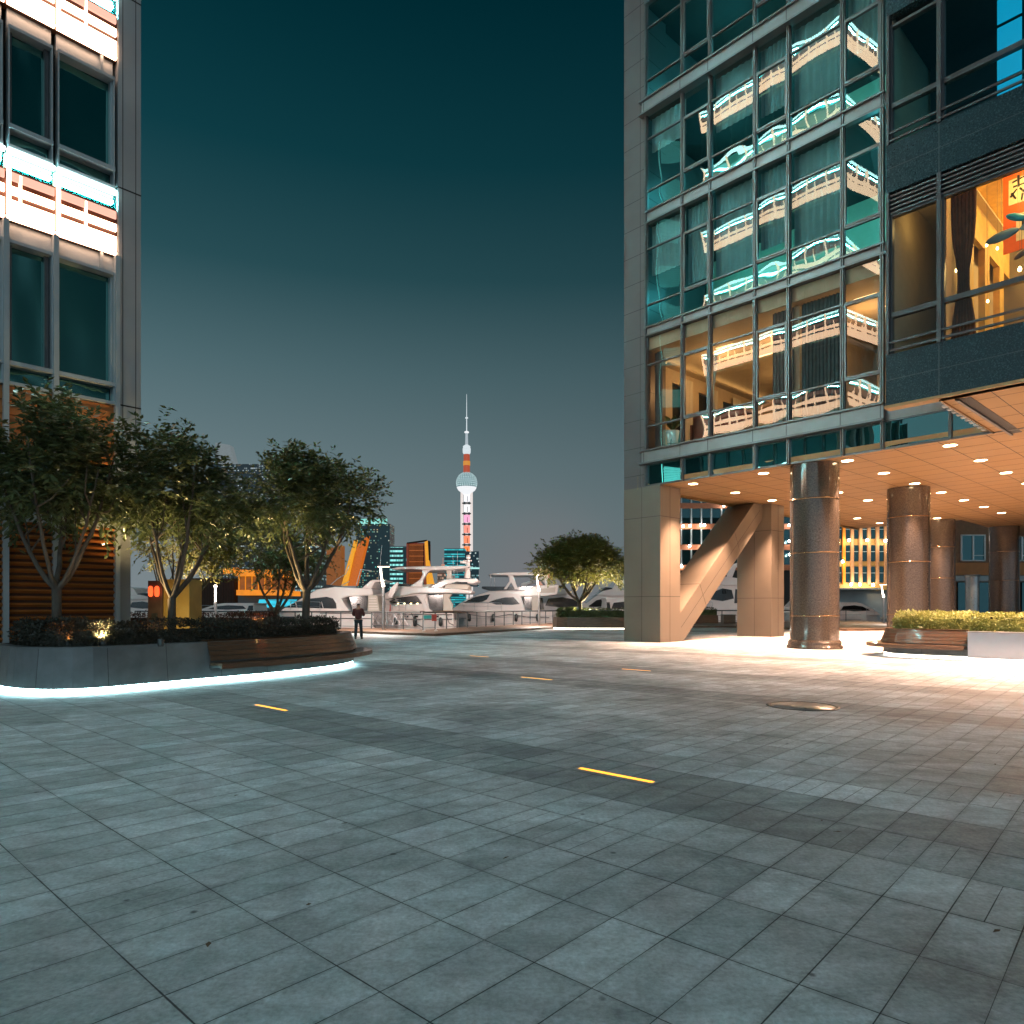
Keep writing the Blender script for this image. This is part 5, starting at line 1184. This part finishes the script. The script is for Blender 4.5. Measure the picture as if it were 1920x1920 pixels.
strip_px(t, "roof_edge", 731, 763, 1024, 1026, D, M['band'], 1)
D = 420.
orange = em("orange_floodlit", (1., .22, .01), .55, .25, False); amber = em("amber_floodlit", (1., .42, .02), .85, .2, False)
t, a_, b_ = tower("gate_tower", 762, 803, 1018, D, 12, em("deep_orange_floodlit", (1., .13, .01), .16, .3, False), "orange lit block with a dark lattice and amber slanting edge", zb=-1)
g_ = MB(); 
for k in range(7): a1, b1 = P(768, 1021+k*10.5, D), P(794, 1022.4+k*10.5, D); g_.cube(a1.x, b1.x, D-.5, D-.05, b1.z, a1.z)
for k in range(13): a1, b1 = P(767+k*2.1, 1021, D), P(767.6+k*2.1, 1100, D); g_.cube(a1.x, b1.x, D-.4, D-.06, b1.z, a1.z)
strip_px(t, "recess", 766, 795, 1020, 1100, D+.0, pm("dark_recess", (.03,.012,.008), .8), .05)
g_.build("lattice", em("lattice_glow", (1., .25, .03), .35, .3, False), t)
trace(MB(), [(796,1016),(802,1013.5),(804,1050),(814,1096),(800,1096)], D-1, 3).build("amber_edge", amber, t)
trace(MB(), [(802,1013.5),(806,1014.5),(806,1052),(804,1050)], D-1, 3).build("dark_edge", M['joint'], t)
trace(MB(), [(763,1017),(800,1012),(802,1014),(763,1019.5)], D-.6, 3).build("roof_edge", M['joint'], t)
D = 380.
t = thing("leaning_gate", V((P(640, 0, D).x, D, -1)), "orange floodlit leaning structure behind the spreading tree", "building", "buildings across the river")
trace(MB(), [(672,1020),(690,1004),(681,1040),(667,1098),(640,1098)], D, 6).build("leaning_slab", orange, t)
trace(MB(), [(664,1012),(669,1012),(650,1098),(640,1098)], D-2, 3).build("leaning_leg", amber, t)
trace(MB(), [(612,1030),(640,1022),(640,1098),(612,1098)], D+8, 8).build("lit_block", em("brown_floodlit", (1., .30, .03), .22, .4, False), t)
D = 1050.
t, a_, b_ = tower("office_tower", 833, 872, 1029, D, 30, windows_mat("cyan_tower_glass", (.0,.10,.13), (.02,.75,.85), 6, 3.4, .80, .62, (.97,.55), (.1,.9,.95), 6., 'XYZ', .8), "cyan striped office block in front of the broadcast tower")
strip_px(t, "side_block", 872, 898, 1034, 1100, D+2, windows_mat("slate_teal_glass", (.006,.05,.07), (.3,.95,1.), 2.4, 4.2, .22, .6, (.8,.5), (.9,1,.95), 8.), 3)
strip_px(t, "lit_storey", 873, 899, 1064, 1067, D, em("storey_glow", (.5,1,.95), .9, .3, False), 2)
strip_px(t, "roof_edge", 833, 872, 1028, 1029.5, D, M['band'], 1)
D = 900.
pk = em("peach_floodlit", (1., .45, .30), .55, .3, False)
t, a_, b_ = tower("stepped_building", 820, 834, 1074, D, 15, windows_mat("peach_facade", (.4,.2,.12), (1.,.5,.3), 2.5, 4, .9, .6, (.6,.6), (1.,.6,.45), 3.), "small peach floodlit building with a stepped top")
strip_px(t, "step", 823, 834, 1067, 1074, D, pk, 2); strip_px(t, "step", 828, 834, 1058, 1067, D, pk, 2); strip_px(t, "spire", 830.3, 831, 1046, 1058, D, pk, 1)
D = 700.
t = thing("domed_building", V((P(1020, 0, D).x, D+8, 1.2)), "floodlit domed building beside the round tree", "building", "buildings across the river")
a_, b_ = P(1008, 1073, D), P(1036, 1073, D)
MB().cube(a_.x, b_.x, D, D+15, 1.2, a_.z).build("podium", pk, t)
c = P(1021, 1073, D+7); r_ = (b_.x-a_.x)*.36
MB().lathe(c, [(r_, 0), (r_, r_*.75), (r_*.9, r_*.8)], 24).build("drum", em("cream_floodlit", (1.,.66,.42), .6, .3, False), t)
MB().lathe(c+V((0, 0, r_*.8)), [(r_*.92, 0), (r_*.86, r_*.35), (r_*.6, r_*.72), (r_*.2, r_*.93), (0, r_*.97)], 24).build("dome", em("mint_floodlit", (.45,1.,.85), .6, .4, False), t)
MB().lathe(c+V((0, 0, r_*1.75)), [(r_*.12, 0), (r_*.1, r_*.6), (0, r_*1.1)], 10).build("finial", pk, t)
# broadcast tower
D = 1550.; k_ = D/F; cx_ = P(875, 0, D).x; zz = lambda y: P(0, y, D).z
t = thing("broadcast_tower", V((cx_, D, 1.2)), "tall broadcast tower with a lit ball, coloured shaft and needle", "tower")
wh = em("tower_white_glow", (.95,.97,1.), .95, .2, False); c0_ = V((cx_, D, 0))
for k, dx in enumerate((-8.8, 0, 8.8)):
    for_ = V((cx_+dx*k_, D+(6 if k == 1 else 0), 0))
    MB().lathe(for_, [(3.1*k_, 1.2), (2.7*k_, zz(922))], 12).build("shaft", em("shaft_glow", (1., .90, .86), .8, .3, False) if k == 0 else bpy.data.materials["shaft_glow"], t)
cols_ = [(.95,.95,1.), (.95,.95,.95), (1.,.40,.62), (1.,.30,.22), (1.,.26,.12), (1.,.25,.06)]
for k in range(6):
    ya, yb = 927+k*19.5, 941+k*19.5
    MB().cube(cx_-5*k_, cx_+6*k_, D-4.5*k_, D-3*k_, zz(yb), zz(ya)).build("lit_capsule", em("capsule_glow_%d" % k, cols_[k], 1.15, .6, False), t)
    MB().cube(cx_+1*k_, cx_+2*k_, D-4.8*k_, D-4.4*k_, zz(yb), zz(ya+4)).build("capsule_rib", M['joint'], t)
    MB().lathe(V((cx_, D, 0)), [(9*k_, zz(yb+4)), (9*k_, zz(yb+2))], 16).build("ring_floor", M['dsteel'], t)
sc_ = V((cx_, D, zz(905))); r_ = 19.5*k_
sph = MB().lathe(sc_, [(r_*math.sin(i*math.pi/16), -r_*math.cos(i*math.pi/16)) for i in range(17)], 32).build("ball", em("ball_glow", (.10,.36,.44), .30, .3, False), t)
fc = MB()
for i in range(6, 16):
    th = i*math.pi/17; n_ = max(6, int(30*math.sin(th)))
    for q in range(n_):
        ph = 2*math.pi*(q+.5*(i % 2))/n_; d_ = V((math.sin(th)*math.cos(ph), math.sin(th)*math.sin(ph), -math.cos(th))); u = V((-math.sin(ph), math.cos(ph), 0)); w = d_.cross(u); e_ = r_*.062
        p = sc_+d_*r_*1.015; fc.add([p-u*e_-w*e_, p+u*e_-w*e_, p+w*e_*1.1], [(0,1,2)])
o = fc.build("facet_light", em("facet_glow", (.8,1.,1.), 1.7, .3, False), sph); o['kind'] = 'stuff'
MB().lathe(V((cx_, D, 0)), [(5*k_, zz(928)), (16*k_, zz(919)), (18*k_, zz(915)), (18.6*k_, zz(914))], 32).build("skirt", wh, t)
MB().lathe(V((cx_, D, 0)), [(6.2*k_, zz(890)), (5.6*k_, zz(852))], 16).build("red_shaft", em("red_shaft_glow", (1., .16, .06), .42, .5, False), t)
MB().lathe(V((cx_, D, 0)), [(6.6*k_, zz(873)), (6.6*k_, zz(865))], 16).build("orange_ring", em("orange_ring_glow", (1., .40, .05), .65, .2, False), t)
MB().lathe(V((cx_, D, 0)), [(5.5*k_, zz(852)), (7.3*k_, zz(849)), (7.6*k_, zz(842)), (6.5*k_, zz(838)), (7.2*k_, zz(837)), (3*k_, zz(834))], 20).build("upper_pod", em("pod_glow", (.85,.95,1.), .8, .4, False), t)
MB().lathe(V((cx_, D, 0)), [(2.9*k_, zz(836)), (2.2*k_, zz(812))], 12).build("upper_shaft", em("upper_shaft_glow", (.8,.92,1.), .5, .3, False), t)
MB().lathe(V((cx_, D, 0)), [(1.5*k_, zz(813)), (4.2*k_, zz(811.5)), (4.2*k_, zz(809.5)), (1.2*k_, zz(808))], 12).build("antenna_deck", wh, t)
MB().lathe(V((cx_, D, 0)), [(1.0*k_, zz(810)), (.8*k_, zz(785)), (2.6*k_, zz(784.5)), (2.6*k_, zz(782.5)), (.7*k_, zz(782)), (.55*k_, zz(760)), (.3*k_, zz(739))], 10).build("antenna", em("antenna_glow", (.85,.95,1.), .8, .3, False), t)
# towers behind the trees
D = 600.
t, a_, b_ = tower("office_tower", 540, 600, 1008, D, 30, windows_mat("grey_tower_glass", (.02,.04,.05), (.75,1.,.95), 2.2, 3.4, .55, .55, (.8,.45), (.5,.9,.95), 12., 'XYZ', .6), "grey office tower with lit floors seen through the tree stems")
strip_px(t, "roof_edge", 540, 600, 1006, 1008, D, M['band'], 1)
t, a_, b_ = tower("office_tower", 392, 520, 870, 1300., 60, windows_mat("hidden_tower_glass", (.02,.04,.05), (.9,1.,.95), 3., 4., .35, .5, (.7,.5), (.6,.8,.9), 13., 'XYZ', .4), "tall tower with a bright rooftop corner showing above the tree crowns")
trace(MB(), [(404,830),(430,834),(440,870),(404,870)], 1299., 20).build("lit_crown", em("rooftop_glow", (.8,.95,1.), .2, .6, False), t)
D = 92.
og = em("pavilion_orange_glow", (1., .30, .01), .85, .3, False)
t = thing("pavilion", V((P(475, 0, D).x, D+4, -1.2)), "orange glowing glass pavilion seen between the trees", "pavilion")
trace(MB(), [(440,1068),(528,1068),(528,1080),(440,1080)], D, 9).build("roof", og, t)
trace(MB(), [(443,1106),(525,1106),(525,1116),(443,1116)], D-.3, 9).build("floor_band", og, t)
trace(MB(), [(446,1080),(522,1080),(522,1106),(446,1106)], D+1, 7).build("glass_hall", em("pavilion_amber_glow", (1., .26, .02), .22, .7, False), t)
for k in range(7): x_ = 447+k*12.2; trace(MB(), [(x_,1080),(x_+1,1080),(x_+1,1106),(x_,1106)], D+.8, .2).build("column", og, t)
trace(MB(), [(446,1116),(522,1116),(522,1150),(446,1150)], D+1.5, 6).build("base", M['dsteel'], t)
t = thing("awning", V((P(525, 0, 88.).x, 88, -1.2)), "glowing cyan awning below the orange pavilion", "awning")
trace(MB(), [(486,1124),(548,1124),(540,1136),(482,1140)], 88., 2).build("canopy", em("cyan_awning_glow", (.05,.75,1.), .85, .4, False), t)
MB().tube([P(490,1138,88.), P(490,1180,88.)], .08, 6).build("post", M['dsteel'], t); MB().tube([P(540,1136,88.), P(540,1180,88.)], .08, 6).build("post", M['dsteel'], t)
t = thing("boarded_building", V((P(395, 0, 96.).x, 98, -1.2)), "dark brown boarded building behind the covered boat", "building")
trace(MB(), [(350,1084),(440,1084),(440,1160),(350,1160)], 96., 6).build("wall", pm("dark_boarding", (.045,.028,.018), .8, 0, .3, 2), t)
b_ = MB()
for k in range(30): trace(b_, [(351+k*3,1084),(351.7+k*3,1084),(351.7+k*3,1160),(351+k*3,1160)], 95.9, .1)
b_.build("batten", M['terrad'], t)
trace(MB(), [(418,1066),(442,1064),(446,1072),(418,1076)], 95., 1).build("lit_sign", og, t)

# ================================================================== blocks across the inlet, seen under the tower
D = 112.
t = thing("office_block", V((P(1375, 0, D).x, D+6, .02)), "dark glazed office block with orange floor bands seen through the braced pier", "building", "blocks across the inlet")
x0_, x1_ = P(1240, 0, D).x, P(1560, 0, D).x
MB().cube(x0_, x1_, D+.4, D+14, .02, 26).build("wall", M['dark'], t)
orb = pm("orange_floor_band", (.36,.13,.06), .6); tg = glass_mat("block_glass", (.10,.20,.22), (.4,.5,.5), .30, .9, 0, (.004,.016,.02))
w0 = None; lampm = em("wall_lamp_glow", (1., .93,.85), 22, .1)
for k, yb in enumerate((1064, 1026, 987, 948, 909, 870)):
    za = P(0, yb+5, D).z; zb_ = P(0, yb-5, D).z; zc = P(0, yb-34, D).z
    MB().cube(x0_, x1_, D, D+.4, za, zb_).build("floor_band", orb, t)
    for q in range(17):
        xa = x0_+q*(x1_-x0_)/17
        if w0 is None:
            w0 = MB().cube(xa+.1, xa+1.5, D+.25, D+.35, zb_, zc).build("window", tg, t); p0 = MB().cube(xa-.09, xa+.09, D-.05, D+.3, zb_, zc).build("frame", M['pale'], w0); ref_ = V((xa, 0, zb_))
        elif k < 4: c_ = copy_tree(w0); c_.location = w0.location+V((xa, 0, zb_))-ref_; c_.parent = t
        else: pass
MB().cube(x0_, x1_, D+.2, D+.38, P(0, 914, D).z, 26).build("upper_glazing", tg, t)
for k, (x_, y_) in enumerate(((1281,987),(1294,986),(1314,985),(1321,985),(1293,1024),(1316,1024),(1323,1024),(1357,948),(1278,1062),(1480,1015),(1480,985),(1481,1040))):
    c = P(x_, y_, D-.4); l_ = thing("wall_lamp", c, "small white wall lamp on the orange bands, %s" % ["upper band, by the pier","upper band, second","upper band, third","upper band, fourth","lower band, first","lower band, second","lower band, third","topmost, by the brace","lowest, by the pier","beside the nearest column, middle","beside the nearest column, upper","beside the nearest column, lower"][k], "lamp", "wall lamps on the blocks across the inlet")
    MB().lathe(c, [(0,-.2),(.16,-.14),(.18,0),(.14,.2),(0,.22)], 10).build("globe", lampm, l_); MB().cube(c.x-.04, c.x+.04, c.y, c.y+.4, c.z-.04, c.z+.04).build("bracket", M['dsteel'], l_)
    light("lamp_light", 'POINT', c+V((0, -.3, -.1)), 60, (1., .85, .7), l_, .15)
D = 106.
t = thing("ochre_block", V((P(1625, 0, D).x, D+5, .02)), "ochre block with a grid of dark windows between the granite columns", "building", "blocks across the inlet")
x0_, x1_ = P(1560, 0, D).x, P(1742, 0, D).x
MB().cube(x0_, x1_, D+.3, D+12, P(0,1106,D).z, 24).build("wall", pm("ochre_render", (.42,.26,.09), .7), t)
pil = pm("salmon_pilaster", (.50,.27,.15), .7); w0 = None
for q in range(12):
    x_ = 1567+q*15.8; xa = P(x_, 0, D).x
    MB().cube(xa-.22, xa+.22, D, D+.31, P(0,1095,D).z, 24).build("pilaster", pil if q != 1 else pm("orange_pilaster", (.75,.25,.02), .6), t)
    for k, (ya, yb) in enumerate(((1092,1062),(1052,1023),(1010,981),(970,941))):
        if w0 is None:
            zb_ = P(0, ya, D).z; w0 = MB().cube(xa+.3, xa+1.0, D+.22, D+.29, zb_, P(0, yb, D).z).build("window", tg, t); MB().cube(xa+.3, xa+1.0, D+.17, D+.215, zb_+1.4, zb_+1.48).build("transom", M['pale'], w0); ref_ = V((xa, 0, zb_))
        else: c_ = copy_tree(w0); c_.location = w0.location+V((xa, 0, P(0, ya, D).z))-ref_; c_.parent = t
MB().cube(x0_, x1_, D+2, D+10, .02, P(0,1106,D).z).build("ground_storey", M['lconc'], t)
MB().cube(x0_, P(1635,0,D).x, D-2.5, D+2, P(0,1106,D).z, P(0,1103.5,D).z).build("canopy", M['white'], t)
for k, (x_, y_) in enumerate(((1592,1013),(1626,1013),(1660,1014),(1580,1053),(1596,1096),(1612,1096),(1637,1097))):
    c = P(x_, y_, D-.5); l_ = thing("wall_lamp", c, "small white wall lamp on the ochre block, %s" % ["upper row, first","upper row, middle","upper row, by the second column","single one in the middle row","over the canopy, first","over the canopy, second","over the canopy, third"][k], "lamp", "wall lamps on the blocks across the inlet")
    MB().lathe(c, [(0,-.2),(.16,-.14),(.18,0),(.14,.2),(0,.22)], 10).build("globe", lampm, l_); MB().cube(c.x-.04, c.x+.04, c.y, c.y+.4, c.z-.04, c.z+.04).build("bracket", M['dsteel'], l_)
    light("lamp_light", 'POINT', c+V((0, -.8, -.2)), 260, (1., .72, .4), l_, .15)
D = 62.
t = thing("shop_block", V((P(1850, 0, D).x, D+5, 0)), "block with orange panels and white framed windows behind the far columns", "building", "blocks across the inlet")
x0_, x1_ = P(1738, 0, D).x, P(2050, 0, D).x
MB().cube(x0_, x1_, D+.3, D+1.5, .0, 22).build("wall", pm("brown_render", (.20,.10,.05), .7), t)
for q in range(5):
    xa, xb = P(1712+q*92, 0, D).x, P(1758+q*92, 0, D).x
    if xb < x0_: continue
    w_ = MB()
    for (a1, a2, b1, b2) in ((xa, xa+.1, 1052, 1002), (xb-.1, xb, 1052, 1002), ((xa+xb)/2-.06, (xa+xb)/2+.06, 1052, 1002), (xa, xb, 1052, 1050), (xa, xb, 1004, 1002), ((xa+xb)/2, xb, 1042, 1040.6)): w_.cube(a1, a2, D+.12, D+.28, P(0, b1, D).z, P(0, b2, D).z)
    w_ = w_.build("window", M['white'], t); MB().cube(xa+.02, xb-.02, D+.2, D+.26, P(0,1051,D).z, P(0,1003,D).z).build("pane", tg, w_)
MB().cube(x0_, x1_, D+.05, D+.29, P(0,1078,D).z, P(0,1055,D).z).build("orange_band", M['terra'], t)
MB().cube(x0_, x1_, D-.6, D+.29, P(0,1090,D).z, P(0,1080,D).z).build("shop_fascia", M['lconc'], t)
for q in range(5):
    xa, xb = P(1838+q*40-80, 0, D).x, P(1872+q*40-80, 0, D).x
    if xb > x0_: MB().cube(xa, xb, D+.1, D+.28, .3, P(0,1092,D).z).build("shop_window", tg, t)
c = P(1823, 1138, 57.); c.z = 0
t = thing("steel_column", c, "bright round steel column between the two far granite columns", "column")
MB().lathe(c, [(.48, .15), (.48, 4.05)], 32).build("shaft", M['steel'], t); MB().lathe(c, [(.58, 0), (.58, .1), (.5, .15)], 32).build("base", M['steel'], t); MB().lathe(c, [(.5, 4.0), (.56, 4.05), (.56, 4.15)], 32).build("collar", M['steel'], t)
light("column_uplight", 'SPOT', c+V((-.3, -1.2, 3.9)), 200, (1., .8, .55), t, .1, spot_size=2., spot_blend=.8)
